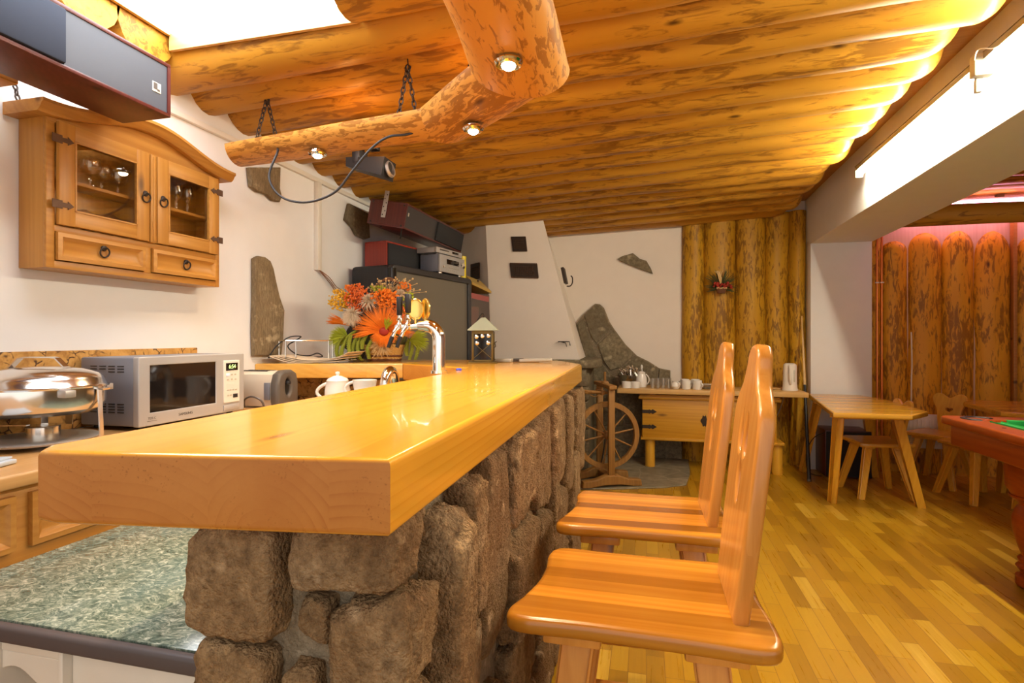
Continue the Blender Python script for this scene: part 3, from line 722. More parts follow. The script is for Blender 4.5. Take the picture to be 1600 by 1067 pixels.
# chafing dish
cx, cy = -2.035, 1.43; R = 0.195
ch = thing('chafing_dish', 'round polished steel chafing dish on the worktop left of the microwave', 'chafing dish', (cx, cy, CT))
obj('bowl', MB().lathe([(0, 0.108), (R*0.80, 0.110), (R*0.93, 0.125), (R*0.975, 0.148), (R*0.975, 0.198), (R*1.0, 0.2)], (cx, cy, CT), 48), 'steel', ch)
obj('lid', MB().lathe([(R*1.01, 0.198), (R*1.02, 0.203), (R*0.98, 0.208), (R*0.94, 0.228), (R*0.86, 0.244), (R*0.62, 0.260), (R*0.3, 0.268), (0, 0.270)], (cx, cy, CT), 48), 'steel', ch)
hd = Vector((0.93, 0.36, 0)).normalized()
hp = [Vector((cx, cy, CT+0.262))-hd*0.095, Vector((cx, cy, CT+0.268))-hd*0.085, Vector((cx, cy, CT+0.298))-hd*0.058, Vector((cx, cy, CT+0.301))-hd*0.04, Vector((cx, cy, CT+0.301))+hd*0.04, Vector((cx, cy, CT+0.298))+hd*0.058, Vector((cx, cy, CT+0.268))+hd*0.085, Vector((cx, cy, CT+0.262))+hd*0.095]
b = MB()
for p, q in zip(hp, hp[1:]): b.bar(p, q, 0.028, 0.004)
obj('lid_handle', b, 'steel', ch)
for a in (20, 140, 260):
    d = Vector((math.cos(math.radians(a)), math.sin(math.radians(a)), 0)); c0 = Vector((cx, cy, 0))
    b = MB().bar(c0+d*R*1.0+Vector((0, 0, CT+0.20)), c0+d*R*1.04+Vector((0, 0, CT)), 0.020, 0.004, up=d)
    b.bar(c0+d*R*0.95+Vector((0, 0, CT+0.196)), c0+d*R*1.12+Vector((0, 0, CT+0.19)), 0.04, 0.006)
    obj('leg', b, 'steel', ch)
for a in (-15, 75):
    d = Vector((math.cos(math.radians(a)), math.sin(math.radians(a)), 0)); p = Vector((cx, cy, CT+0.185))+d*R*1.04
    obj('bracket', MB().box(p, (0.035, 0.035, 0.024), 0.003), 'brushed', ch)
obj('tray', MB().lathe([(0, 0.030), (R*0.62, 0.030), (R*0.85, 0.026), (R*0.88, 0.022), (R*0.86, 0.016), (R*0.6, 0.022), (0, 0.024)], (cx, cy, CT), 40), 'brushed', ch)
obj('burner', MB().lathe([(0, 0.004), (0.047, 0.004), (0.047, 0.064), (0.052, 0.068), (0.03, 0.070), (0, 0.068)], (cx+0.02, cy, CT), 28).bar((cx-0.02, cy-0.02, CT+0.069), (cx-0.16, cy-0.06, CT+0.068), 0.016, 0.003), 'steel', ch)
obj('support', MB().box((cx+0.03, cy+0.08, CT+0.085), (0.03, 0.004, 0.05)), 'steel', ch)
# magazine at the left picture edge
solo('magazine', MB().box((-1.865, 1.10, CT+0.008), (0.2, 0.15, 0.012), 0.003, Matrix.Rotation(0.3, 4, 'Z')).box((-1.87, 1.10, CT+0.017), (0.19, 0.14, 0.006), 0.002, Matrix.Rotation(0.42, 4, 'Z')),
     'magazine', 'pale blue magazines lying on the worktop in front of the chafing dish', 'magazine', origin=(-1.865, 1.10, CT))
# microwave
FX, Y0, Y1, Z0, Z1 = -1.93, 1.715, 2.29, 0.945, 1.222
mw = thing('microwave_oven', 'silver microwave oven with dark door window on the worktop', 'microwave', (-2.08, 2.0, CT))
b = MB().box(((FX-0.02+WALL+0.03)/2, (Y0+Y1)/2, (Z0+Z1)/2), (FX-0.02-WALL-0.03, Y1-Y0, Z1-Z0-0.004), 0.008)
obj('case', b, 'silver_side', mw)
vb = MB()
for zc, rows in ((1.185, 3), (1.035, 4)):
    for c in range(4):
        for r in range(rows if c > 1 or rows == 4 else 2):
            vb.box((FX-0.085-0.045*(3-c)+0.02-0.02, Y0-0.0005, zc-0.011*r), (0.032, 0.004, 0.004), 0.001)
obj('side_vents', vb, 'black', mw, label='black louvre slots in the case side')
ft = MB().shape([rrect(Y0, Z0, Y1, Z1, 0.006), [(Y0+0.052, Z0+0.052), (Y0+0.052, Z1-0.035), (Y0+0.395, Z1-0.035), (Y0+0.395, Z0+0.052)]], 0.028, 0.004, (FX-0.012, 0, 0), (0, 1, 0), (0, 0, 1))
obj('front_frame', ft, 'silver_paint', mw)
obj('door_window', MB().box((FX-0.012, Y0+0.2235, (Z0+Z1)/2+0.0085), (0.02, 0.346, 0.194)), 'black_gloss', mw)
pn = obj('control_panel', MB().shape([rrect(Y0+0.438, Z0+0.045, Y1-0.035, Z1-0.032, 0.004)], 0.008, 0.002, (FX+0.002, 0, 0), (0, 1, 0), (0, 0, 1)), 'white_plastic', mw)
py = Y0+0.489
obj('display', MB().box((FX+0.006, py, Z1-0.062), (0.003, 0.076, 0.036), 0.001), 'black_gloss', pn)
obj('display_digits', MB().text('6:54', 0.026, (FX+0.0085, py, Z1-0.062), (0, 1, 0), (0, 0, 1)), 'display_green', pn, label='lit green digits 6:54')
obj('button', MB().box((FX+0.006, py-0.026, Z1-0.10), (0.003, 0.022, 0.014), 0.001), 'button_blue', pn, label='blue button')
obj('button', MB().box((FX+0.006, py+0.022, Z0+0.075), (0.003, 0.03, 0.018), 0.001), 'black', pn, label='black start button')
for (yy_, zz_) in [(0.0, .10), (.022, .10), (-.024, .122), (0, .122), (.024, .122), (-.026, .172), (-.009, .172), (.009, .172), (.026, .172), (-.024, .197), (-.006, .197)]:
    obj('button', MB().box((FX+0.0058, py+yy_, Z1-zz_), (0.002, 0.013, 0.008), 0.0008), 'remote_grey', pn)
obj('door_button', MB().box((FX+0.003, py, Z0+0.022), (0.006, 0.10, 0.026), 0.003), 'silver_paint', mw)
obj('lettering', MB().text('SAMSUNG', 0.016, (FX+0.0022, Y0+0.225, Z0+0.027), (0, 1, 0), (0, 0, 1)), 'black', mw)
obj('lettering', MB().text('TDS C', 0.013, (FX+0.0022, Y0+0.06, Z0+0.030), (0, 1, 0), (0, 0, 1)).box((FX+0.0022, Y0+0.06, Z0+0.019), (0.0006, 0.045, 0.0015)), 'grey_plastic', mw)
b = MB()
for x in (FX-0.04, WALL+0.06):
    for y in (Y0+0.05, Y1-0.05): b.cyl((x, y, CT), (x, y, Z0+0.004), 0.014, n=12)
obj('feet', b, 'black', mw)
# toaster
to = thing('toaster', 'cream toaster with a dark oval-handled end standing past the microwave', 'toaster', (-1.99, 2.51, CT))
prof = [(-0.070, 0), (0.070, 0), (0.078, 0.03), (0.078, 0.12), (0.064, 0.165), (0.03, 0.182), (-0.03, 0.182), (-0.064, 0.165), (-0.078, 0.12), (-0.078, 0.03)]
obj('body', MB().shape([prof], 0.26, 0.010, (-2.01, 2.51, CT+0.010), (0, 1, 0), (0, 0, 1), res=3), 'cream_plastic', to)
obj('end_cap', MB().shape([[(y*1.13, z*1.06) for y, z in prof], [(0.020*math.cos(2*PI*i/20), 0.105+0.045*math.sin(2*PI*i/20)) for i in range(20)]], 0.05, 0.016, (-1.862, 2.51, CT+0.004), (0, 1, 0), (0, 0, 1), res=3), 'grey_plastic', to)
obj('lever', MB().box((-1.846, 2.51, CT+0.13), (0.03, 0.03, 0.02), 0.005), 'black', to)
obj('slot', MB().box((-2.02, 2.485, CT+0.1915), (0.16, 0.022, 0.004), 0.001).box((-2.02, 2.535, CT+0.1915), (0.16, 0.022, 0.004), 0.001), 'black', to)
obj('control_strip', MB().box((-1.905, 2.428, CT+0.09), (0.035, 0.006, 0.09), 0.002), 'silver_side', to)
obj('cord', MB().tube(spline([(-2.02, 2.40, CT+0.008), (-2.0, 2.38, CT+0.05), (-1.95, 2.37, CT+0.068), (-1.90, 2.375, CT+0.05), (-1.89, 2.39, CT+0.008)]), 0.005, 8), 'grey_plastic', to)
# sockets under the side top
so = thing('wall_socket', 'cream wall socket on the dark cork under the side top', 'socket', (-1.84, 3.018, 0.985))
obj('plate', MB().shape([rrect(-0.04, -0.04, 0.04, 0.04, 0.008)], 0.012, 0.003, (-1.84, 3.014, 0.985), (1, 0, 0), (0, 0, 1)), 'cream_plastic', so)
obj('insert', MB().lathe([(0.022, -0.001), (0.024, 0.004), (0.02, 0.004), (0.018, -0.001)], (-1.84, 3.008, 0.985), 20, M=Matrix.Rotation(PI/2, 4, 'X')).cyl((-1.848, 3.008, 0.985), (-1.848, 3.003, 0.985), 0.004).cyl((-1.832, 3.008, 0.985), (-1.832, 3.003, 0.985), 0.004), 'chrome', so)
# teapot, jug, kitchen tap
def loop(p0, p1, bulge, r, n=8):
    p0, p1, bl = Vector(p0), Vector(p1), Vector(bulge)
    return MB().tube([p0*(1-t)+p1*t+bl*math.sin(PI*t)**0.8 for t in [i/n for i in range(n+1)]], r, 8)
tpx, tpy = -1.603, 2.60
pot = thing('teapot', 'small white china pot with knobbed lid on the worktop behind the bar', 'teapot', (tpx, tpy, CT))
obj('body', MB().lathe([(0, 0), (0.055, 0), (0.068, 0.03), (0.066, 0.09), (0.056, 0.135), (0.058, 0.140), (0, 0.14)], (tpx, tpy, CT), 28), 'white_china', pot)
obj('lid', MB().lathe([(0.057, 0.138), (0.050, 0.150), (0.022, 0.163), (0.007, 0.166), (0.012, 0.176), (0.011, 0.185), (0, 0.188)], (tpx, tpy, CT), 28), 'white_china', pot)
obj('handle', loop((tpx-0.05, tpy-0.015, CT+0.125), (tpx-0.058, tpy-0.018, CT+0.035), (-0.05, -0.015, 0), 0.009), 'white_china', pot)
jx, jy = -1.415, 2.55
jg = thing('cream_jug', 'white china jug beside the white pot, partly hidden by the bar', 'jug', (jx, jy, CT))
obj('body', MB().lathe([(0, 0), (0.05, 0), (0.058, 0.03), (0.054, 0.10), (0.062, 0.150), (0.058, 0.150), (0.05, 0.10), (0.05, 0.02), (0, 0.01)], (jx, jy, CT), 28), 'white_china', jg)
obj('handle', loop((jx-0.055, jy-0.012, CT+0.140), (jx-0.052, jy-0.012, CT+0.045), (-0.045, -0.012, 0.01), 0.008), 'white_china', jg)
kx, ky = -1.235, 2.47
kt = thing('kitchen_tap', 'chrome arched kitchen tap rising behind the bar edge', 'tap', (kx, ky, CT))
obj('spout', MB().tube([(kx, ky+0.06, CT), (kx, ky+0.06, CT+0.12)]+[(kx, ky+0.06-0.055*(1-math.cos(a)), CT+0.13+0.075*math.sin(a)) for a in [PI*i/8 for i in range(9)]], 0.024, 16), 'chrome', kt)
obj('base', MB().cyl((kx, ky+0.06, CT), (kx, ky+0.06, CT+0.025), 0.035, n=20), 'chrome', kt)
# ================================================================ WALL CABINET AND GLASSES
XF, XB = -2.115, WALL+0.002
wc = thing('wall_cabinet', 'pine wall cabinet with two glazed doors, two drawers and an arched cornice', 'cabinet', ((XF+XB)/2, 1.92, 1.555))
A0, A1, ZB, ZTP = 1.511, 2.333, 1.555, 2.115
b = MB()
b.box(((XF+XB)/2-0.006, A0+0.009, (ZB+ZTP)/2), (XF-XB-0.012, 0.018, ZTP-ZB), 0.002).box(((XF+XB)/2-0.006, A1-0.009, (ZB+ZTP)/2), (XF-XB-0.012, 0.018, ZTP-ZB), 0.002)
b.box(((XF+XB)/2-0.006, (A0+A1)/2, ZB+0.009), (XF-XB-0.012, A1-A0-0.036, 0.018)).box(((XF+XB)/2-0.006, (A0+A1)/2, 1.700), (XF-XB-0.012, A1-A0-0.036, 0.016)).box(((XF+XB)/2-0.006, (A0+A1)/2, ZTP-0.009), (XF-XB-0.012, A1-A0-0.036, 0.018))
b.box((XB+0.004, (A0+A1)/2, (ZB+ZTP)/2), (0.008, A1-A0-0.02, ZTP-ZB-0.02))
obj('carcass', b, 'pine_cabinet_v', wc)
b = MB(); ym = 1.936
b.box((XF-0.006, A0+0.014, (ZB+ZTP)/2), (0.016, 0.03, ZTP-ZB), 0.002).box((XF-0.006, A1-0.012, (ZB+ZTP)/2), (0.016, 0.025, ZTP-ZB), 0.002)
b.box((XF-0.006, (A0+A1)/2, ZB+0.014), (0.016, A1-A0-0.05, 0.028), 0.002).box((XF-0.006, (A0+A1)/2, 1.702), (0.016, A1-A0-0.05, 0.024), 0.002)
b.box((XF-0.006, 1.922, 1.635), (0.016, 0.036, 0.115), 0.002)
obj('face_frame', b, 'pine_cabinet', wc)
sh = obj('shelf', MB().box(((XF+XB)/2-0.01, (A0+A1)/2, 1.896), (XF-XB-0.03, A1-A0-0.036, 0.014), 0.002), 'pine_cabinet', wc)
def ring_pull(y, z, x):
    R = Matrix.Rotation(PI/2, 4, 'Y')
    return MB().lathe([(0.0, 0), (0.013, 0), (0.011, 0.004), (0, 0.005)], (x, y, z+0.012), 12, M=R).tube([(x+0.006+0.004*math.sin(t), y+0.019*math.cos(t), z-0.006+0.019*math.sin(t)) for t in [2*PI*i/18 for i in range(18)]], 0.0032, 7, closed=True)
def glazed_door(y0, y1, knob_y, hinge_side):
    z0, z1 = 1.716, 2.098; s_ = 0.060
    d = bpy.data.objects.new('door', None); C.objects.link(d); d.parent = wc
    for y in (y0+s_/2, y1-s_/2): obj('stile', MB().box((XF+0.011, y, (z0+z1)/2), (0.018, s_, z1-z0), 0.003), 'pine_cabinet_v', d)
    for z in (z0+s_/2+0.002, z1-s_/2): obj('rail', MB().box((XF+0.0105, (y0+y1)/2, z), (0.018, y1-y0-2*s_+0.004, s_), 0.002), 'pine_cabinet', d)
    b = MB()
    for (a, c) in (((y0+s_-0.004, z0+s_), (y1-s_+0.004, z0+s_)), ((y0+s_-0.004, z1-s_), (y1-s_+0.004, z1-s_))): b.bar((XF+0.017, a[0], a[1]), (XF+0.017, c[0], c[1]), 0.010, 0.006)
    for y in (y0+s_, y1-s_): b.bar((XF+0.017, y, z0+s_), (XF+0.017, y, z1-s_), 0.010, 0.006)
    obj('bead', b, 'pine_cabinet', d)
    obj('glass', MB().box((XF+0.009, (y0+y1)/2, (z0+z1)/2), (0.003, y1-y0-2*s_+0.004, z1-z0-2*s_+0.004)), 'glass_pane', d)
    obj('ring_pull', ring_pull(knob_y, 1.907, XF+0.020), 'iron', d)
    for z in (2.03, 1.79):
        sg = 1 if hinge_side < 0 else -1; yh = y0 if hinge_side < 0 else y1
        o = [(-0.03, -0.018), (0.012, -0.018), (0.012, -0.010), (0.035, -0.010), (0.035, -0.019), (0.062, 0.0), (0.035, 0.019), (0.035, 0.010), (0.012, 0.010), (0.012, 0.018), (-0.03, 0.018)]
        obj('hinge', MB().shape([[(yh+sg*p*0.85, z+q*0.85) for p, q in o]], 0.003, 0.0006, (XF+0.0215, 0, 0), (0, 1, 0), (0, 0, 1)), 'iron_hinge', d)
    return d
glazed_door(1.542, 1.917, 1.897, -1); glazed_door(1.957, 2.309, 1.985, 1)
obj('centre_strip', MB().box((XF+0.012, ym, 1.905), (0.022, 0.030, 0.385), 0.004).box((XF+0.024, ym, 1.905), (0.006, 0.012, 0.37), 0.002), 'pine_cabinet_v', wc)
for (y0, y1) in ((1.542, 1.903), (1.942, 2.306)):
    d = obj('drawer', panel_front(y0, y1, 1.586, 1.688, XF+0.001, 0.014, 0.034), 'pine_cabinet', wc)
    obj('ring_pull', ring_pull((y0+y1)/2, 1.645, XF+0.006), 'iron', d)
# arched cornice
def arch(t): return 0.085*(0.5-0.5*math.cos(2*PI*t))**1.15
C0, C1 = 1.46, 2.385; n = 32
rings = []
for i in range(n+1):
    t = i/n; y = C0+(C1-C0)*t; z = 2.098+arch(t)
    rings.append([(XB, y, z+0.004), (XF+0.030, y, z+0.004), (XF+0.042, y, z+0.014), (XF+0.050, y, z+0.030), (XF+0.058, y, z+0.036), (XF+0.058, y, z+0.048), (XB, y, z+0.048)])
obj('cornice', MB().loft(rings), 'pine_cabinet', wc)
pts = [(A0, 2.09), (A1, 2.09)]+[(A1-(A1-A0)*i/24, 2.108+arch((A1-(A1-A0)*i/24-C0)/(C1-C0))) for i in range(25)]
obj('frieze', MB().shape([pts], 0.016, 0.001, (XF-0.004, 0, 0), (0, 1, 0), (0, 0, 1)), 'pine_cabinet', wc)
# glasses behind the doors
def goblet(name, label, loc, rb, h, bowl_h, group):
    t = thing(name, label, 'glass', loc, 0, group)
    x, y, z = 0, 0, 0; hs = h-bowl_h
    obj('bowl', MB().lathe([(0.004, hs), (rb*0.7, hs+bowl_h*0.18), (rb, hs+bowl_h*0.5), (rb*0.86, h), (rb*0.83, h), (rb*0.95, hs+bowl_h*0.5), (rb*0.6, hs+bowl_h*0.2), (0.0, hs+0.004)], (0, 0, 0), 20), 'glassware', t, False)
    obj('stem', MB().lathe([(rb*0.78, 0), (rb*0.75, 0.003), (0.006, 0.008), (0.0045, hs*0.4), (0.008, hs*0.6), (0.004, hs+0.003), (0, hs+0.003)], (0, 0, 0), 16), 'glassware', t, False)
    return t
XG = (XF+XB)/2-0.008
g0 = goblet('balloon_glass', 'balloon wine glass at the left end of the upper shelf behind the left cabinet door', (XG, 1.625, 1.903), 0.040, 0.115, 0.075, 'balloon glasses behind the left cabinet door')
for i, (y, lab) in enumerate(((1.715, 'large balloon glass second from the left behind the left cabinet door'), (1.79, 'balloon glass third from the left behind the left cabinet door'), (1.862, 'balloon glass nearest the middle strip behind the left cabinet door'))):
    dup(g0, (XG+(0.02 if i == 0 else -0.015), y, 1.903), None, lab)
s0 = goblet('stemmed_glass', 'stemmed beer glass at the left end behind the right cabinet door', (XG+0.012, 2.015, 1.903), 0.026, 0.13, 0.085, 'stemmed glasses behind the right cabinet door')
for y, lab in ((2.075, 'stemmed beer glass second from the left behind the right cabinet door'), (2.135, 'stemmed beer glass third from the left behind the right cabinet door'), (2.20, 'stemmed beer glass furthest right behind the right cabinet door')):
    dup(s0, (XG+0.012, y, 1.903), None, lab)
def tumbler_mesh(r, h): return MB().lathe([(0, 0), (r*0.85, 0), (r, h), (r*0.93, h), (r*0.78, 0.008), (0, 0.008)], (0, 0, 0), 18)
def tumbler(label, loc, r, h, group):
    o = tag(obj('tumbler', tumbler_mesh(r, h), 'glassware', None, loc=loc), label, 'glass', group); return o
t0 = tumbler('plain tumbler at the left end of the lower shelf behind the left cabinet door', (XG, 1.64, 1.708), 0.027, 0.08, 'tumblers on the cabinet lower shelf')
for y, lab in ((1.715, 'plain tumbler second from the left on the cabinet lower shelf, left door'), (1.79, 'plain tumbler third from the left on the cabinet lower shelf, left door'), (1.86, 'plain tumbler by the middle strip on the cabinet lower shelf, left door'),
               (2.05, 'short tumbler at the left on the lower shelf behind the right cabinet door'), (2.12, 'short tumbler in the middle on the lower shelf behind the right cabinet door'), (2.20, 'short tumbler at the right on the lower shelf behind the right cabinet door')):
    dup(t0, (XG+0.01, y, 1.708), None, lab)
# ================================================================ HUNG LOUDSPEAKERS
def speaker(name, label, loc, rz, L, D, H, split, front, grille_left, logo):
    """long wooden cabinet, local X = front normal, Y = length; loc is the centre of the underside"""
    t = thing(name, label, 'loudspeaker', loc, rz)
    b = MB(); w_ = 0.014
    b.box((0, 0, w_/2), (D, L, w_), 0.002).box((0, 0, H-w_/2), (D, L, w_), 0.002).box((0, L/2-w_/2, H/2), (D, w_, H-2*w_)).box((0, -L/2+w_/2, H/2), (D, w_, H-2*w_)).box((-D/2+0.006, 0, H/2), (0.012, L-2*w_, H-2*w_))
    obj('cabinet', b, 'mahogany', t, False)
    x = D/2-0.010
    y0, y1 = -L/2+w_, L/2-w_; ys = y0+(y1-y0)*split
    ga, gb = ((y0, ys), (ys, y1)) if grille_left else ((ys, y1), (y0, ys))
    obj('grille', MB().box((x+0.008, sum(ga)/2, H/2), (0.022, ga[1]-ga[0]-0.002, H-2*w_-0.004), 0.006), 'navy_cloth' if logo else 'black_cloth', t, False, label='dark cloth grille')
    if gb[1]-gb[0] > 0.02:
        fp = obj('front_panel', MB().box((x, sum(gb)/2, H/2), (0.012, gb[1]-gb[0], H-2*w_)), front, t, False)
    return t
sp = speaker('loudspeaker', 'long grey-fronted loudspeaker hung above the wall cabinet at top left', (-1.906, 1.215, 2.150), 0.0, 1.03, 0.232, 0.205, 0.62, 'speaker_front', True, True)
lg = obj('emblem', MB().box((0.113, 0.455, 0.092), (0.003, 0.036, 0.036), 0.0005), 'white_plastic', sp, False)
obj('emblem_mark', MB().box((0.115, 0.449, 0.095), (0.0016, 0.016, 0.024)).box((0.115, 0.462, 0.083), (0.0016, 0.010, 0.008)), 'grey_plastic', lg, False)
obj('chain', chain(MB(), (-2.0, 1.35, 2.352), (-2.04, 1.35, ceil_z(-2.1, 1.3)+0.03)), 'iron', sp)
obj('chain', chain(MB(), (-2.10, 1.42, 2.352), (-2.12, 1.40, ceil_z(-2.1, 1.4)+0.06)), 'iron', sp)
solo('wooden_shelf', MB().box((-2.17, 1.10, 2.185), (0.15, 0.62, 0.035), 0.005), 'pine_cabinet', 'end of a pine shelf on the wall at the left picture edge above the cabinet', 'shelf')
solo('chain', chain(MB(), (-2.20, 1.478, 2.155), (-2.225, 1.48, 2.235), 0.026), 'iron', 'short black chain hanging at the left end of the cabinet cornice', 'chain')
h2 = speaker('loudspeaker', 'wine-red loudspeaker hung close under the log ceiling above the television', (-1.90, 4.36, 2.125), -0.02, 1.22, 0.31, 0.19, 0.48, 'tv_frame', False, False)
h2.rotation_euler = (0, 0.19, -0.02); h2.location.z = 2.140
obj('screws', MB().ball((-0.13, -0.611, 0.17), 0.007).ball((0.13, -0.611, 0.17), 0.007).ball((-0.13, -0.611, 0.02), 0.007).ball((0.13, -0.611, 0.02), 0.007), 'black', h2, False)
obj('emblem', MB().box((0.150, -0.56, 0.115), (0.003, 0.018, 0.026), 0.0005), 'remote_grey', h2, False)
b = MB().box((-1.925, 3.742, 2.30), (0.036, 0.003, 0.20), 0.0005)
obj('metal_strap', b, 'brushed', h2)
b = MB()
for i in range(6): b.cyl((-1.925+(0.008 if i % 2 else -0.008), 3.7405, 2.22+0.03*i), (-1.925+(0.008 if i % 2 else -0.008), 3.7395, 2.22+0.03*i), 0.005, n=8)
obj('strap_holes', b, 'black', h2)
obj('lead', MB().tube(spline([(-1.96, 3.80, 2.13), (-1.965, 3.79, 2.17), (-1.90, 3.78, 2.18), (-1.80, 3.80, 2.17), (-1.79, 3.81, 2.12), (-1.80, 3.83, 2.07)]), 0.005, 7), 'black', h2)
# ================================================================ TELEVISION AND WHAT STANDS ON IT
RZ = -0.196
tv = thing('rear_projection_television', 'big black-framed rear projection television with grey screen behind the flower basket', 'television', (-1.715-0.20*math.cos(RZ), 4.28-0.20*math.sin(RZ), 0.0), RZ)
HT, LT, DT = 1.846, 1.19, 0.40
obj('cabinet', MB().box((-0.02, 0, HT/2+0.02), (DT-0.04, LT-0.02, HT-0.04), 0.03, seg=3), 'black_wood', tv, False)
obj('screen_frame', MB().shape([rrect(-LT/2, 0.62, LT/2, HT, 0.035), rrect(-LT/2+0.055, 0.72, LT/2-0.055, HT-0.05, 0.012)], 0.05, 0.010, (DT/2-0.015, 0, 0), (0, 1, 0), (0, 0, 1)), 'tv_frame', tv, False)
obj('edge_strip', MB().cyl((DT/2-0.012, -LT/2+0.022, 0.66), (DT/2-0.012, -LT/2+0.022, HT-0.03), 0.032, n=14), 'black_gloss', tv, False)
obj('screen', MB().box((DT/2-0.022, 0, 1.26), (0.02, LT-0.10, 1.10)), 'screen_grey', tv, False)
obj('base', MB().box((0.0, 0, 0.31), (DT-0.02, LT-0.01, 0.62), 0.02), 'tv_frame', tv, False)
cs = speaker('loudspeaker', 'red wood centre loudspeaker lying on top of the television', (-2.055, 4.275, HT), RZ, 0.60, 0.215, 0.225, 1.0, 'tv_frame', True, False)
obj('emblem', MB().box((0.112, 0.0, 0.045), (0.004, 0.022, 0.026), 0.001), 'remote_grey', cs, False)
for ch in list(cs.children):
    if ch.name.startswith('cabinet'): ch.data.materials[0] = wood('red_wood', (0.34, 0.040, 0.022), (0.19, 0.018, 0.012), 'Z', 0.35)
def unit(name, label, cat, loc, W, D, H, mat):
    t = thing(name, label, cat, loc, RZ)
    obj('case', MB().box((-0.01, 0, H/2), (D-0.02, W, H-0.002), 0.004), mat[0], t, False)
    obj('front_panel', MB().box((D/2-0.008, 0, H/2), (0.022, W+0.004, H), 0.004), mat[1], t, False)
    return t
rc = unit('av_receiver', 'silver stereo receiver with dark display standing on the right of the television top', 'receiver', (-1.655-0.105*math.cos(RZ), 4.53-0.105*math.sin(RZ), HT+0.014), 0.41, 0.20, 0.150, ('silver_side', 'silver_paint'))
obj('display', MB().box((0.106, 0.0, 0.095), (0.004, 0.20, 0.042), 0.001), 'black_gloss', rc, False)
obj('volume_knob', MB().lathe([(0.030, 0), (0.028, 0.02), (0, 0.021)], (0.103, 0.155, 0.085), 24, M=Matrix.Rotation(PI/2, 4, 'Y')), 'chrome', rc, False)
obj('small_knob', MB().lathe([(0.014, 0), (0.012, 0.012), (0, 0.013)], (0.103, -0.16, 0.045), 16, M=Matrix.Rotation(PI/2, 4, 'Y')), 'chrome', rc, False)
b = MB()
for i in range(9): b.box((0.105, -0.10+0.025*i, 0.045), (0.004, 0.015, 0.007), 0.001)
for i in range(6): b.box((0.105, -0.09+0.03*i, 0.022), (0.004, 0.018, 0.005), 0.001)
obj('buttons', b, 'remote_grey', rc, False)
b = MB()
for x in (-0.07, 0.07):
    for y in (-0.16, 0.16): b.cyl((x, y, -0.014), (x, y, 0.002), 0.022, n=14)
obj('feet', b, 'chrome', rc, False)
dv = unit('dvd_player', 'slim silver disc player stacked on the stereo receiver', 'disc player', (-1.675-0.105*math.cos(RZ), 4.51-0.105*math.sin(RZ), HT+0.014+0.150+0.010), 0.42, 0.20, 0.048, ('silver_paint', 'silver_paint'))
obj('disc_tray', MB().box((0.105, -0.09, 0.030), (0.006, 0.14, 0.012), 0.001), 'grey_plastic', dv, False)
obj('display', MB().box((0.105, 0.09, 0.028), (0.006, 0.10, 0.018), 0.001), 'black_gloss', dv, False)
b = MB()
for x in (-0.07, 0.07):
    for y in (-0.16, 0.16): b.cyl((x, y, -0.010), (x, y, 0.002), 0.016, n=12)
obj('feet', b, 'grey_plastic', dv, False)
yc = thing('can', 'yellow can standing behind the stereo receiver', 'can', (-1.668, 4.815, HT))
obj('body', MB().lathe([(0, 0), (0.036, 0), (0.036, 0.19), (0, 0.19)], (0, 0, 0), 20), 'yellow_can', yc, False)
obj('lid', MB().lathe([(0.038, 0.185), (0.038, 0.205), (0.03, 0.21), (0, 0.21)], (0, 0, 0), 20), 'yellow_can', yc, False)
# glazed case between television and chimney
gc = thing('display_case', 'glazed case with sloping gold lid between the television and the chimney', 'display case', (-1.75, 5.1, 0.0))
P = [(-1.622, 4.93), (-1.513, 5.185), (-1.95, 5.24), (-2.10, 5.10)]
def prism(P, z0, z1): return MB().loft([[(x, y, z0) for x, y in P], [(x, y, z1 if not isinstance(z1, list) else z1[i]) for i, (x, y) in enumerate(P)]])
obj('plinth', prism(P, 0, 1.10), 'board_dark', gc)
obj('glazing', prism(P, 1.10, 1.72), 'case_glass', gc)
PI_ = [(-1.70, 5.0), (-1.62, 5.17), (-1.95, 5.20), (-2.05, 5.10)]
obj('backing', prism(PI_, 1.10, 1.60), 'display_smoke', gc)
obj('header', MB().bar((-1.628, 4.945, 1.70), (-1.523, 5.18, 1.675), 0.012, 0.05), 'red_strip', gc)
PL = [(-1.600, 4.905), (-1.495, 5.195), (-1.96, 5.26), (-2.13, 5.10)]
lid = MB().loft([[(PL[0][0], PL[0][1], 1.800), (PL[1][0], PL[1][1], 1.735), (PL[2][0], PL[2][1], 1.735), (PL[3][0], PL[3][1], 1.80)],
                 [(PL[0][0], PL[0][1], 1.825), (PL[1][0], PL[1][1], 1.758), (PL[2][0], PL[2][1], 1.758), (PL[3][0], PL[3][1], 1.825)],
                 [(-1.69, 4.96, 1.90), (-1.60, 5.17, 1.86), (-1.94, 5.2, 1.86), (-2.05, 5.10, 1.90)]])
obj('lid', lid, 'lid_gold', gc)
obj('lid_motif', MB().ball((-1.595, 5.07, 1.835), 0.016, sc=(0.5, 1.6, 0.7)).ball((-1.595, 5.07, 1.85), 0.010), 'iron_hinge', gc)
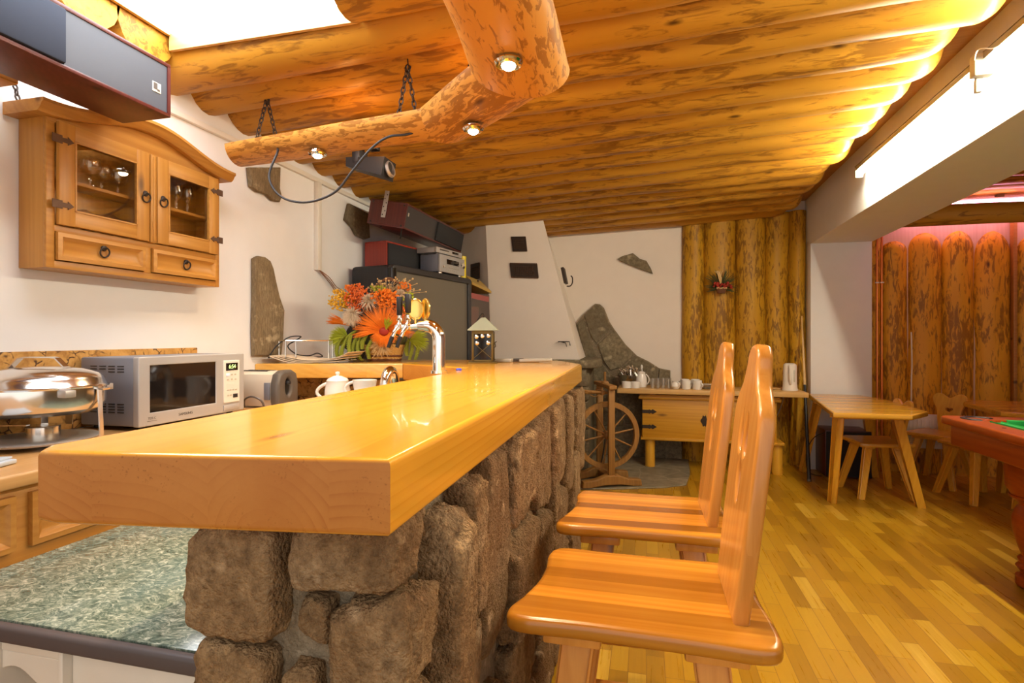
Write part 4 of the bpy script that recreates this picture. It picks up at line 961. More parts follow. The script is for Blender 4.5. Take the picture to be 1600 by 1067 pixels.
# ================================================================ ON THE BACK BAR
ZT0 = 1.145
nz_ = thing('newspaper', 'curled newspaper lying along the side top beside the flower basket', 'newspaper', (-1.95, 2.93, ZT0))
def sheet(p, q, wv, z0, curl, lift, n=16):
    """paper sheet: p, q edge points; wv width vector"""
    p, q, wv = Vector(p), Vector(q), Vector(wv); r = []
    for i in range(n+1):
        t = i/n; c = p+(q-p)*t; z = z0+curl*max(0, (0.35-t)/0.35)**2+lift*max(0, (t-0.62)/0.38)**2+0.003*math.sin(t*11)
        r.append([(c.x, c.y, z), (c.x+wv.x, c.y+wv.y, z+0.004), (c.x+wv.x, c.y+wv.y, z+0.002), (c.x, c.y, z-0.002)])
    return MB().loft(r)
for i in range(4):
    obj('sheet', sheet((-2.19+0.02*i, 2.805+0.012*i, 0), (-1.78+0.015*i, 2.90+0.01*i, 0), (0.02, 0.17, 0), ZT0+0.005+0.0055*i, 0.040-0.006*i, 0.012+0.012*i), 'paper', nz_)
rk = thing('wire_rack', 'small chrome wire rack standing on the side top near the white wall', 'rack', (-2.06, 2.98, ZT0))
zr = ZT0+0.135
b = MB()
Q = [(-2.19, 2.90), (-2.10, 2.84), (-1.90, 2.98), (-1.93, 3.07), (-2.17, 3.02)]
b.tube([(x, y, zr) for x, y in Q], 0.004, 8, closed=True)
obj('top_ring', b, 'chrome', rk)
for x, y in [Q[0], Q[1], Q[2], Q[3], ((Q[1][0]+Q[2][0])/2-0.055, (Q[1][1]+Q[2][1])/2-0.035)]:
    obj('leg', MB().cyl((x, y, zr), (x*1.0+0.004, y-0.004, ZT0+0.028), 0.0035, n=8), 'chrome', rk)
solo('cable_heap', MB().tube(spline([(-2.21, 2.83, ZT0+0.03), (-2.18, 2.86, ZT0+0.10), (-2.12, 2.90, ZT0+0.155), (-2.06, 2.93, ZT0+0.16), (-2.1, 2.95, ZT0+0.14), (-2.15, 2.93, ZT0+0.10), (-2.11, 2.96, ZT0+0.05), (-2.05, 3.00, ZT0+0.04), (-2.01, 3.03, ZT0+0.055), (-1.98, 3.04, ZT0+0.035), (-2.03, 3.06, ZT0+0.03), (-2.07, 3.02, ZT0+0.028)]), 0.004, 6), 'black',
     'tangled black lead lying round the wire rack', 'cable')
solo('folder', MB().box((-1.94, 3.40, ZT0+0.139), (0.20, 0.025, 0.20), 0.004, Matrix.Rotation(0.5, 4, 'Y')), 'black', 'black folder leaning behind the basket on the side top', 'folder')
solo('remote_control', MB().box((0, 0, 0.014), (0.205, 0.052, 0.020), 0.008, Matrix.Rotation(-0.03, 4, 'Y')).box((0.0, 0, 0.025), (0.15, 0.036, 0.004), 0.001), 'remote_grey', 'longer pale grey remote control lying on the far end of the bar', 'remote control').location = (-0.665, 3.30, ZT0)
bpy.data.objects['remote_control'].rotation_euler = (0, 0, 0.25)
o = solo('remote_control', MB().box((0, 0, 0.010), (0.17, 0.045, 0.017), 0.006).box((0.01, 0, 0.0195), (0.10, 0.03, 0.003), 0.001), 'grey_plastic', 'darker remote control lying behind the pale grey one', 'remote control'); o.location = (-0.75, 3.41, ZT0); o.rotation_euler = (0, 0, 0.2)
solo('small_box', MB().box((0, 0, 0.012), (0.10, 0.07, 0.022), 0.006), 'remote_grey', 'small pale box lying on the bar just beyond the lantern', 'box').location = (-0.86, 3.28, ZT0)
# lantern
ln = thing('candle_lantern', 'small brass candle lantern with pale green pyramid roof on the bar', 'lantern', (-0.965, 3.18, ZT0), 0.20)
W2 = 0.058
obj('base', MB().box((0, 0, 0.004), (0.17, 0.15, 0.008), 0.002).box((0, 0, 0.014), (2*W2, 2*W2, 0.012), 0.001), 'aged_brass', ln, False)
b = MB()
for sx in (-1, 1):
    for sy in (-1, 1): b.box((sx*W2, sy*W2, 0.10), (0.012, 0.012, 0.18), 0.001)
    b.box((0, sx*W2, 0.185), (2*W2, 0.006, 0.02)).box((sx*W2, 0, 0.185), (0.006, 2*W2, 0.02))
    for k in (-1, 1): b.bar((-W2*k, sx*W2, 0.025), (W2*k, sx*W2, 0.125), 0.003, 0.003).bar((sx*W2, -W2*k, 0.025), (sx*W2, W2*k, 0.125), 0.003, 0.003)
obj('frame', b, 'aged_brass', ln, False)
g = MB()
for s_ in (-1, 1): g.box((0, s_*(W2-0.004), 0.10), (2*W2-0.01, 0.002, 0.17)).box((s_*(W2-0.004), 0, 0.10), (0.002, 2*W2-0.01, 0.17))
obj('glass', g, thin_glass('lantern_glass', (0.30, 0.21, 0.09), 0.04, 0.10, edge=0.15), ln, False)
for (x, z) in ((-0.036, 0.158), (0.0, 0.162), (0.036, 0.164), (-0.032, 0.120), (0.034, 0.122)):
    obj('roundel', MB().lathe([(0.013, -0.001), (0.012, 0.003), (0.006, 0.006), (0, 0.006)], (x, -W2-0.002, z), 14, M=Matrix.Rotation(PI/2, 4, 'X')), 'chrome', ln, False, label='round glass bull\'s-eye')
rs = [[(sx*0.088, sy*0.088, 0.196) for sx, sy in ((-1, -1), (1, -1), (1, 1), (-1, 1))], [(sx*0.088, sy*0.088, 0.200) for sx, sy in ((-1, -1), (1, -1), (1, 1), (-1, 1))], [(sx*0.012, sy*0.012, 0.275) for sx, sy in ((-1, -1), (1, -1), (1, 1), (-1, 1))]]
obj('roof', MB().loft(rs), 'verdigris', ln, False)
obj('hanger', MB().tube(spline([(0, 0, 0.27), (0.004, 0, 0.29), (-0.008, 0, 0.30), (-0.03, 0, 0.27), (-0.045, 0, 0.245)]), 0.003, 7), 'iron', ln, False)
obj('candle', MB().cyl((0, 0, 0.02), (0, 0, 0.08), 0.02, n=14), 'white_china', ln, False)
obj('latch', MB().tube(spline([(W2+0.004, 0, 0.09), (W2+0.016, 0, 0.10), (W2+0.012, 0, 0.12), (W2+0.022, 0, 0.13)]), 0.003, 6), 'iron', ln, False)
# flower basket
fb = thing('flower_basket', 'wicker basket of dried orange, yellow and white flowers on the side top', 'flower arrangement', (-1.655, 3.24, ZT0), YAW)
U = 0.00415                                  # metres to one step of the layout below (x to the right, z up)
def F(px, py, dy=0.0): return Vector(((px-600)*U, dy, (565-py)*U))
rng = random.Random(5)
b = MB(); n = 44
for lv in range(11):
    z = 0.008+lv*0.0095; k = 0.78+0.22*lv/10
    ring = []
    for i in range(n):
        a = 2*PI*i/n; rr = 1+0.030*math.cos(i*PI+lv*PI)
        ring.append((math.copysign(abs(math.cos(a))**0.6, math.cos(a))*0.124*k*rr, math.copysign(abs(math.sin(a))**0.6, math.sin(a))*0.085*k*rr, z))
    if lv != 3: b.tube(ring, 0.0056, 6, closed=True)
obj('basket', b, 'wicker', fb, False)
b = MB()
for z, k in ((0.005, 0.78), (0.036, 0.85), (0.012, 0.79)):
    b.tube([(math.copysign(abs(math.cos(a))**0.6, math.cos(a))*0.127*k, math.copysign(abs(math.sin(a))**0.6, math.sin(a))*0.088*k, z) for a in [2*PI*i/30 for i in range(30)]], 0.007, 6, closed=True)
obj('basket_band', b, 'wicker_dark', fb, False, label='dark woven band at the foot of the basket')
b = MB()
for j in range(3):
    b.tube(spline([F(568, 545, 0.01), F(572, 490, 0.02), F(578+2*j, 458, 0.02), F(592+j, 441-j, 0.02), F(608, 438-2*j, 0.02), F(624, 446, 0.02), F(634+j, 470, 0.02), F(636, 540, 0.02)]), 0.0042, 6)
obj('basket_handle', b, 'twig', fb, False)
b = MB().rock((0, 0, 0.155), (0.25, 0.14, 0.30), 5, 2.4, 0.02, 3)
obj('filling', b, 'foliage_dark', fb, False)
def tuft(name, mat, c, d, n, L, spread, r, seed, flat=0.0):
    """bundle of tapering stalks fanning out of one point"""
    q = random.Random(seed); b = MB(); d = Vector(d).normalized()
    for _ in range(n):
        v = Vector((q.gauss(0, 1), q.gauss(0, 1)*(1-flat), q.gauss(0, 1))).normalized()
        e = (d+v*spread*q.random()**0.5).normalized(); l = L*q.uniform(0.7, 1.0)
        b.tube([c, c+e*l*0.5+Vector((0, 0, 0.004)), c+e*l+Vector((0, 0, -0.01*l/L))], [r*0.6, r, r*0.15], 4, cap=False)
    return obj(name, b, mat, fb, False)
def cluster(name, mat, c, rx, rz, n, r, seed, stem='straw'):
    q = random.Random(seed); b = MB(); c = Vector(c)
    for _ in range(n):
        v = Vector((q.gauss(0, 1), q.gauss(0, 0.7), q.gauss(0, 1))); v = v.normalized()*q.random()**0.4
        b.ball(c+Vector((v.x*rx, v.y*rx*0.7, v.z*rz)), r*q.uniform(0.7, 1.15), 6)
    return obj(name, b, mat, fb, False)
c0 = F(607, 519, -0.125)
b = MB(); q = random.Random(2)
for i in range(700):
    a = q.uniform(0, 2*PI); up = math.sin(a); L = U*(44 if up > -0.2 else 21)*q.uniform(0.72, 1.05)
    dv_ = Vector((math.cos(a)*1.05, -0.10*q.random(), math.sin(a)))
    b.tube([c0+dv_*0.022, c0+dv_*L*0.55+Vector((0, -0.03, 0)), c0+dv_*L+Vector((0, -0.012, -0.012))], [0.0010, 0.0016, 0.0004], 4, cap=False)
obj('fringed_flower', b, 'petal_orange', fb, False, label='large orange fringed flower')
obj('flower_eye', MB().ball(c0+Vector((0, -0.012, 0)), 0.030, 12, (1.1, 0.6, 0.9)), 'flower_red', fb, False, label='dark red flower centre')
tuft('flower_tuft', 'lime_green', c0+Vector((0.015, -0.02, 0.01)), (0.35, -0.6, 0.9), 40, 0.10, 0.42, 0.004, 9)
tuft('white_flower', 'flower_white', F(557, 493, -0.10), (-0.1, -0.5, -0.3), 420, 0.082, 1.5, 0.0028, 11)
tuft('white_flower', 'flower_white', F(580, 474, -0.09), (0.3, -0.5, 0.3), 280, 0.072, 1.4, 0.0032, 12)
tuft('white_flower', 'flower_white', F(628, 462, -0.05), (0.1, -0.5, 0.6), 160, 0.05, 1.4, 0.003, 13)
cluster('berry_spray', 'berry_yellow', F(536, 470, -0.06), 0.085, 0.075, 260, 0.0066, 14)
cluster('berry_spray', 'berry_orange', F(562, 466, -0.08), 0.080, 0.090, 340, 0.0066, 15)
cluster('berry_spray', 'petal_orange', F(605, 468, -0.08), 0.10, 0.060, 210, 0.0085, 16)
cluster('berry_spray', 'petal_orange', F(550, 450, -0.02), 0.045, 0.03, 22, 0.009, 17)
cluster('berry_spray', 'petal_orange', F(630, 448, 0.0), 0.05, 0.03, 26, 0.008, 27)
cluster('berry_spray', 'lime_green', F(637, 475, -0.02), 0.05, 0.085, 60, 0.008, 18)
cluster('berry_spray', 'berry_orange', F(622, 488, -0.06), 0.06, 0.05, 120, 0.007, 38)
cluster('berry_spray', 'lime_green', F(590, 452, -0.01), 0.06, 0.03, 70, 0.006, 39)
cluster('berry_spray', 'berry_yellow', F(642, 482, -0.02), 0.03, 0.06, 30, 0.008, 28)
b = MB(); q = random.Random(4); tips = MB()
for i in range(70):
    p = F(600+q.uniform(-10, 15), 468, 0.0); e = F(606+q.gauss(0, 20), 446+q.uniform(-12, 12)+0, q.uniform(-0.06, 0.06))
    b.tube([p, (p+e)*0.5+Vector((0, 0, 0.01)), e], 0.0012, 4, cap=False); tips.ball(e, 0.0062*q.uniform(0.7, 1.2), 6)
for (x, y) in ((640, 455), (634, 449), (646, 452), (637, 443)):
    b.tube([F(622, 462), F(x-6, y+2), F(x, y)], 0.0012, 4, cap=False); tips.ball(F(x, y), 0.006, 6)
b.add(tips.v, tips.f); obj('dried_sprigs', b, 'straw', fb, False)
tuft('grass_spray', 'lime_green', F(548, 530, -0.06), (-0.9, -0.2, 0.25), 300, 0.13, 0.85, 0.0024, 21)
tuft('grass_spray', 'lime_green', F(640, 533, -0.03), (1.0, -0.2, 0.1), 240, 0.135, 0.75, 0.0024, 22)
tuft('grass_spray', 'petal_orange', F(548, 510, -0.04), (-1.0, -0.1, 0.42), 90, 0.155, 0.30, 0.0025, 23)
tuft('straw_filling', 'straw', F(600, 541, -0.075), (0.0, -0.5, 0.25), 420, 0.095, 2.2, 0.0024, 24)
def ear(pts, r, seed):
    q = random.Random(seed); P_ = spline(pts, 7); b = MB(); n = len(P_)
    b.tube(P_, [r*(0.45+0.55*math.sin(PI*min(1, (i+1)/n*0.95))) for i in range(n)], 9)
    for i, p in enumerate(P_):
        for k in range(9):
            a = 2*PI*k/9+i*0.6; rr = r*(0.5+0.55*math.sin(PI*min(1, (i+1)/n*0.95)))
            b.ball(p+Vector((math.cos(a)*rr, math.sin(a)*rr*0.9, 0)), r*0.30*q.uniform(.8, 1.2), 5)
    obj('hanging_ear', b, 'moss_green', fb, False)
E_ = [[(545, 525), (536, 535), (533, 550), (536, 566)], [(550, 528), (542, 545), (541, 558), (545, 572)], [(556, 525), (553, 540), (555, 562)], [(566, 522), (560, 535), (557, 548), (560, 566)],
      [(572, 522), (566, 540), (568, 558), (572, 571)], [(580, 524), (574, 534), (573, 545)], [(562, 518), (552, 526), (548, 538)], [(640, 530), (636, 545), (637, 556)], [(645, 528), (645, 545), (641, 562)], [(650, 530), (654, 545), (650, 563)], [(588, 530), (581, 545), (583, 560)]]
for i, e in enumerate(E_): ear([F(x, min(y, 562), -0.105-0.01*(i % 3) if i < 7 or i == 10 else -0.04) for x, y in e], 0.0115, i)
# ================================================================ FIREPLACE AND BACK WALL
YW = BACK
fp = thing('fireplace', 'white tapering plastered fireplace hood in the far corner beside the slate cladding', 'fireplace', (-1.2, 5.7, 0.0))
def ring(z, t):
    xr = -0.625-0.318*t; xb = -0.655-0.38*t; xl = -1.508-0.055*t
    return [(xl, 5.25, z), (xr, 5.25, z), (xb, YW-0.002, z), (-2.15, YW-0.002, z), (-2.15, 5.78, z)]
obj('hood', MB().loft([ring(1.085, 0.0), ring(2.60, 1.25)]), 'plaster_warm', fp)
obj('mantel', MB().shape([[(-1.56, 5.21), (-0.62, 5.19), (-0.47, 5.28), (-0.43, 5.5), (-0.50, 6.0), (-1.9, 6.0)]], 0.085, 0.02, (0, 0, 1.042)), 'slate', fp)
b = MB().box((-1.48, 5.66, 0.5), (0.25, 0.8, 1.0), 0.02).box((-0.66, 5.66, 0.5), (0.20, 0.80, 1.0), 0.02).box((-1.05, 5.95, 0.5), (0.8, 0.2, 1.0)).box((-1.05, 5.6, 0.92), (0.8, 0.6, 0.15), 0.02)
for i in range(7): b.rock((-0.60+0.01*math.sin(i*3), 5.31+0.02*math.sin(i), 0.08+0.135*i), (0.13, 0.14, 0.125), 4, 6, 0.006, i)
obj('stone_surround', b, 'slate', fp)
def grille(cx, cz, w_, h_, origin, u, v, skew=0.0, nx=7, nz=5):
    """cast iron vent grille with a scalloped rim"""
    o = Vector(origin); u = Vector(u); v = Vector(v)
    rim = []
    N = 16
    g = obj('vent_grille', MB().shape([[(-w_/2, -h_/2), (w_/2, -h_/2), (w_/2, h_/2), (-w_/2, h_/2)]], 0.012, 0.003, o, u, v), 'iron', fp)
    b = MB(); nn = u.cross(v).normalized(); ud = u.normalized(); vd = v.normalized()
    for i in range(nx):
        for j in range(nz):
            p = o+ud*(w_*0.74*((i+0.5)/nx-0.5))+vd*(h_*0.66*((j+0.5)/nz-0.5))+nn*0.007
            b.ball(p, min(w_*0.74/nx, h_*0.66/nz)*0.36, 6)
    for i in range(2*N):
        t = (i % N+0.5)/N-0.5; s_ = 1 if i < N else -1
        b.ball(o+ud*(w_*t)+vd*(h_/2*s_)+nn*0.002, w_/N*0.5, 5); b.ball(o+ud*(w_/2*s_)+vd*(h_*t)+nn*0.002, h_/N*0.5, 5)
    obj('fretwork', b, 'iron_hinge', g)
lean = Vector((-0.0, 0, 1))
lf = Vector((-0.11, 0, 1)).normalized()
grille(0, 0, 0.145, 0.145, (-1.222, 5.243, 2.222), (1, 0, -0.03), lf)
grille(0, 0, 0.275, 0.138, (-1.172, 5.243, 1.958), (1, 0, -0.05), lf, 0, 11, 5)
dl = Vector((2.15-1.535, 5.25-5.78, 0)).normalized()
grille(0, 0, 0.17, 0.16, (-1.716, 5.364, 1.98), dl, (0, 0, 1))
b = MB().shape([[(-0.075, -0.08), (0.075, -0.08), (0.075, 0.08), (-0.075, 0.08)]], 0.03, 0.003, (-0.803, 5.46, 1.92), (-0.03, 1, 0), (-0.205, 0, 1))
obj('vent_grille', b, 'iron', fp)
obj('hook', MB().tube(spline([(-0.755, 5.30, 1.80), (-0.72, 5.28, 1.80), (-0.70, 5.28, 1.83), (-0.70, 5.28, 1.88), (-0.715, 5.28, 1.90)]), 0.006, 8), 'iron', fp)
obj('hook', MB().tube([(-0.83, 5.245, 1.255), (-0.83, 5.22, 1.258), (-0.72, 5.215, 1.258), (-0.712, 5.215, 1.22)], 0.005, 8).tube([(-0.80, 5.22, 1.256), (-0.755, 5.21, 1.245), (-0.745, 5.21, 1.21)], 0.004, 8), 'iron', fp)
# slate cladding climbing the back wall beside the fireplace
sc = thing('slate_cladding', 'irregular grey-green slate slabs climbing the white back wall right of the fireplace', 'stone cladding', (-0.25, YW, 0.0))
outl = [(-0.76, 1.45), (-0.70, 1.53), (-0.60, 1.625), (-0.55, 1.67), (-0.50, 1.665), (-0.455, 1.625), (-0.43, 1.56), (-0.395, 1.47), (-0.34, 1.385), (-0.22, 1.22), (-0.10, 1.10), (0.03, 1.035), (0.135, 0.967), (0.25, 0.945), (0.25, 0.73), (0.368, 0.73), (0.368, 0.0), (-0.74, 0.0)]
obj('bed', MB().shape([outl], 0.05, 0.004, (0, YW-0.025, 0), (1, 0, 0), (0, 0, 1)), 'mortar', sc)
slabs = [[(-0.745, 1.44), (-0.68, 1.51), (-0.605, 1.25), (-0.54, 1.10), (-0.60, 1.02), (-0.66, 1.08)],
         [(-0.665, 1.535), (-0.55, 1.655), (-0.50, 1.65), (-0.46, 1.615), (-0.435, 1.555), (-0.405, 1.46), (-0.365, 1.405), (-0.53, 1.24), (-0.58, 1.29)],
         [(-0.345, 1.375), (-0.225, 1.215), (-0.125, 1.12), (-0.27, 0.975), (-0.38, 0.94), (-0.45, 1.03), (-0.515, 1.22)],
         [(-0.11, 1.10), (0.03, 1.025), (0.12, 0.962), (0.10, 0.78), (-0.26, 0.78), (-0.30, 0.90), (-0.255, 0.965)],
         [(0.135, 0.958), (0.24, 0.937), (0.24, 0.72), (0.115, 0.74)], [(-0.59, 0.99), (-0.53, 1.08), (-0.40, 0.92), (-0.33, 0.86), (-0.30, 0.70), (-0.62, 0.70)],
         [(-0.73, 1.02), (-0.66, 1.06), (-0.635, 0.68), (-0.73, 0.66)], [(-0.28, 0.76), (0.24, 0.70), (0.36, 0.70), (0.36, 0.38), (-0.22, 0.36)], [(-0.73, 0.64), (-0.30, 0.68), (-0.24, 0.34), (-0.73, 0.32)], [(-0.73, 0.30), (-0.15, 0.33), (-0.15, 0.0), (-0.73, 0.0)], [(-0.13, 0.33), (0.36, 0.35), (0.36, 0), (-0.13, 0)]]
b = MB()
for i, s_ in enumerate(slabs): b.shape([s_], 0.05, 0.006, (0, YW-0.040-0.004*(i % 3), 0), (1, 0, 0), (0, 0, 1))
obj('slab_face', b, 'slate', sc)
def ray(px, py): r = (px-800)/850; c_, s_ = math.cos(YAW), math.sin(YAW); return Vector((c_*r-s_, s_*r+c_, (527-py)/850))
def on_x(px, py, X): d = ray(px, py); k = X/d.x; return (d.y*k, 1.3+d.z*k)
def on_y(px, py, Y): d = ray(px, py); k = Y/d.y; return (d.x*k, 1.3+d.z*k)
def wall_stone(label, outline, plane, th=0.035):
    """natural stone set flat on a wall; the outline was measured on the wall plane"""
    if plane == 'left':
        P_ = [on_x(x, y, WALL) for x, y in outline]; mb = MB().shape([P_], th, 0.010, (WALL+th/2, 0, 0), (0, 1, 0), (0, 0, 1))
    else:
        P_ = [on_y(x, y, YW) for x, y in outline]; mb = MB().shape([P_], th, 0.008, (0, YW-th/2, 0), (1, 0, 0), (0, 0, 1))
    return mb, P_, label
for nm, lab, outl_, pl, mat in (
    ('wall_stone', 'tall narrow brown stone set upright on the white left wall', [(391, 404), (398, 400), (408, 402), (416, 408), (421, 420), (425, 440), (431, 465), (438, 485), (437, 505), (436, 530), (433, 556), (391, 556), (390, 520), (391, 470)], 'left', 'wall_stone'),
    ('wall_stone', 'brown stone on the left wall showing under the hanging half log', [(383, 262), (432, 262), (431, 295), (434, 308), (431, 316), (421, 314), (411, 304), (397, 300), (386, 292)], 'left', 'wall_stone'),
    ('wall_stone', 'grey pentagonal stone on the left wall beside the wine-red loudspeaker', [(541, 318), (570, 334), (573, 372), (566, 374), (553, 368), (546, 355), (535, 344)], 'left', 'slate'),
    ('wall_stone', 'dark leaf-shaped stone on the white back wall', [(965, 405), (972, 401), (989, 396), (1000, 405), (1010, 408), (1017, 420), (1020, 428), (1000, 421), (985, 415), (970, 409)], 'back', 'slate')):
    mb, P_, lab = wall_stone(lab, outl_, pl)
    solo(nm, mb, mat, lab, 'stone', origin=(WALL, P_[0][0], P_[0][1]) if pl == 'left' else (P_[0][0], YW, P_[0][1]))
w0, w1 = on_x(497, 425, WALL), on_x(537, 446, WALL)
b = MB()
for j in range(3):
    b.tube(spline([(WALL+0.02, 3.376, 1.775), (WALL+0.022+0.004*j, 3.50, 1.735-0.022*j), (WALL+0.02, 3.60, 1.675-0.02*j), (WALL+0.024, 3.70, 1.63-0.01*j), (WALL+0.02, 3.74, 1.45-0.02*j)]), 0.003, 6)
solo('wire_bundle', b, 'brown_wire', 'brown wires trailing from the white trunking to the television', 'wires')
# ================================================================ PLANK, CHEST AND CROCKERY
pl = thing('plank_shelf', 'long pale plank laid over the chest, carrying the white crockery', 'shelf', (0.6, 5.72, 0.745))
obj('board', MB().box((0.58, 5.72, 0.77), (1.72, 0.50, 0.045), 0.004), 'shelf_pine', pl)
obj('block', MB().box((0.06, 5.58, 0.7405), (0.05, 0.06, 0.013)).box((1.1, 5.58, 0.7405), (0.05, 0.06, 0.013)), 'shelf_pine', pl)
cz = thing('blanket_chest', 'wide pine chest with black strap hinges standing on log feet', 'chest', (0.6, 5.76, 0.0))
obj('body', MB().box((0.575, 5.775, 0.49), (1.23, 0.43, 0.40), 0.006), 'chest_pine', cz)
obj('lid', MB().box((0.575, 5.77, 0.704), (1.30, 0.47, 0.03), 0.006).box((0.575, 5.77, 0.725), (1.28, 0.46, 0.018), 0.006), 'chest_pine', cz)
obj('bottom_rail', MB().box((0.60, 5.77, 0.298), (1.31, 0.46, 0.026), 0.005), 'chest_pine', cz)
for x in (0.035, 1.205):
    for y in (5.62, 5.93): obj('leg', MB().lathe([(0.046, 0), (0.05, 0.02), (0.048, 0.15), (0.05, 0.285)], (x, y, 0), 18), 'table_leg', cz)
for z in (0.565, 0.415):
    o = [(-0.04, -0.016), (0.02, -0.016), (0.03, -0.022), (0.045, -0.012), (0.06, -0.024), (0.10, 0.0), (0.06, 0.024), (0.045, 0.012), (0.03, 0.022), (0.02, 0.016), (-0.04, 0.016)]
    obj('strap_hinge', MB().shape([[(0.0+p, z+q) for p, q in o]], 0.006, 0.001, (0, 5.557, 0), (1, 0, 0), (0, 0, 1)), 'iron', cz)
obj('lock_plate', MB().shape([[(0.545+0.03*math.cos(a)*(1+0.2*math.cos(4*a)), 0.49+0.055*math.sin(a)*(1+0.2*math.cos(6*a))) for a in [2*PI*i/28 for i in range(28)]]], 0.006, 0.001, (0, 5.557, 0), (1, 0, 0), (0, 0, 1)), 'iron', cz)
obj('front_joint', MB().box((0.605, 5.5585, 0.49), (0.004, 0.004, 0.395)), 'iron_hinge', cz)
ZP = 0.7925
cb = thing('cutlery_bowl', 'steel bowl full of cutlery at the left of the plank', 'bowl', (-0.165, 5.83, ZP))
obj('bowl', MB().lathe([(0, 0.004), (0.05, 0), (0.085, 0.05), (0.098, 0.115), (0.094, 0.115), (0.08, 0.05), (0.045, 0.012), (0, 0.012)], (0, 0, 0), 28), 'steel', cb, False)
b = MB(); q = random.Random(8)
for i in range(34):
    a = q.uniform(0, 2*PI); r0 = q.uniform(0, 0.05); r1 = q.uniform(0.03, 0.11); z1 = q.uniform(0.13, 0.20); da = q.uniform(-0.6, 0.6)
    p0 = Vector((math.cos(a)*r0, math.sin(a)*r0, 0.05)); p1 = Vector((math.cos(a+da)*r1, math.sin(a+da)*r1, z1))
    b.bar(p0, p1, 0.008, 0.003); b.ball(p1, 0.013, 8, (0.8, 0.8, 1.3))
obj('cutlery', b, 'chrome', cb, False)['kind'] = 'stuff'
def mug(label, loc, r, h, group, hang, mat='white_china', name='mug'):
    t = thing(name, label, 'mug', loc, hang, group)
    obj('body', MB().lathe([(0, 0.002), (r*0.92, 0), (r, 0.008), (r, h), (r*0.92, h), (r*0.90, 0.01), (0, 0.008)], (0, 0, 0), 26), mat, t, False)
    obj('handle', loop((r*0.97, 0, h*0.80), (r*0.97, 0, h*0.22), (0.032, 0, 0), 0.006), mat, t, False)
    return t
GM = 'white mugs on the plank'
m0 = mug('white mug in front, second of the row right of the small creamer', (0.378, 5.585, ZP), 0.043, 0.088, GM, 0.6)
dup(m0, (0.482, 5.585, ZP), -0.9, 'white mug in front furthest right, beside the stacked plates')
dup(m0, (0.375, 5.72, ZP), 2.6, 'white mug behind, above the first of the front mugs')
dup(m0, (0.475, 5.73, ZP), 2.2, 'white mug behind, beside the log wall and the stacked plates')
r0_ = tag(obj('ramekin', MB().lathe([(0, 0.003), (0.045, 0), (0.047, 0.062), (0.043, 0.062), (0.041, 0.008), (0, 0.008)], (0, 0, 0), 26), 'white_china', None, loc=(-0.195, 5.60, ZP)), 'white ramekin at the left end of the plank before the cutlery bowl', 'ramekin', 'ramekins on the plank')
dup(r0_, (-0.108, 5.60, ZP), None, 'white ramekin between its twin and the tall white coffee pot')
cpot = thing('coffee_pot', 'tall white china coffee pot right of the cutlery bowl', 'pot', (-0.05, 5.70, ZP))
obj('body', MB().lathe([(0, 0), (0.05, 0), (0.058, 0.04), (0.052, 0.10), (0.036, 0.135), (0.040, 0.150), (0.02, 0.160), (0.008, 0.165), (0, 0.165)], (0, 0, 0), 26), 'white_china', cpot, False)
obj('handle', loop((0.042, -0.01, 0.135), (0.052, -0.01, 0.03), (0.030, -0.01, 0), 0.006), 'white_china', cpot, False)
obj('spout', MB().tube([(-0.03, -0.01, 0.10), (-0.055, -0.012, 0.13), (-0.068, -0.014, 0.150)], [0.016, 0.011, 0.007], 8), 'white_china', cpot, False)
solo('spoon', MB().bar((-0.03, 5.80, ZP), (-0.045, 5.82, ZP+0.18), 0.008, 0.003).ball((-0.047, 5.82, ZP+0.20), 0.017, 8, (0.7, 0.4, 1.4)), 'white_china', 'white spoon standing up behind the tall white pot', 'spoon')
cr = thing('creamer', 'round-bellied white creamer left of the white mugs', 'creamer', (0.278, 5.575, ZP), -0.9)
obj('body', MB().lathe([(0, 0), (0.025, 0), (0.042, 0.025), (0.040, 0.05), (0.028, 0.066), (0.032, 0.078), (0.028, 0.078), (0.022, 0.066), (0, 0.02)], (0, 0, 0), 24), 'white_china', cr, False)
obj('handle', loop((0.03, 0, 0.07), (0.038, 0, 0.03), (0.028, 0, 0), 0.005), 'white_china', cr, False)
GT = 'tumblers on the plank'
tl = ['front row of tumblers, at its left end by the coffee pot', 'front row of tumblers, second from the coffee pot', 'front row of tumblers, third from the coffee pot', 'front row of tumblers, right end beside the creamer']
tq = None
for row, (yy_, wd) in enumerate(((5.61, 'front'), (5.70, 'rear'))):
    for i in range(4):
        lab = 'clear tumbler in the '+tl[i].replace('front row', wd+' row')
        loc = (0.062+0.050*i+0.008*row, yy_, ZP)
        if tq is None: tq = tumbler(lab, loc, 0.0235, 0.095, GT)
        else: dup(tq, loc, None, lab)
for i in range(4):
    lab = ['bottom', 'second lowest', 'second highest', 'topmost'][i]+' white plate in the stack right of the mugs'
    pz = ZP+0.009*i if i < 3 else ZP+0.036
    o = tag(obj('plate', MB().lathe([(0, 0.0), (0.05, 0), (0.085, 0.007), (0.088, 0.009), (0.05, 0.004), (0, 0.004)], (0, 0, 0), 28), 'white_china', None, loc=(0.60, 5.66, pz)), lab, 'plate', 'plates stacked on the plank')
kt2 = thing('electric_kettle', 'white electric kettle at the right end of the plank by the cue', 'kettle', (1.335, 5.70, ZP))
obj('body', MB().lathe([(0, 0.0), (0.064, 0), (0.066, 0.02), (0.061, 0.06), (0.059, 0.22), (0.057, 0.245), (0.04, 0.258), (0, 0.26)], (0, 0, 0), 28), 'white_plastic', kt2, False)
obj('handle', MB().tube(spline([(-0.015, -0.058, 0.235), (-0.018, -0.085, 0.22), (-0.018, -0.088, 0.13), (-0.012, -0.075, 0.08), (-0.01, -0.058, 0.06)]), 0.010, 8), 'white_plastic', kt2, False)
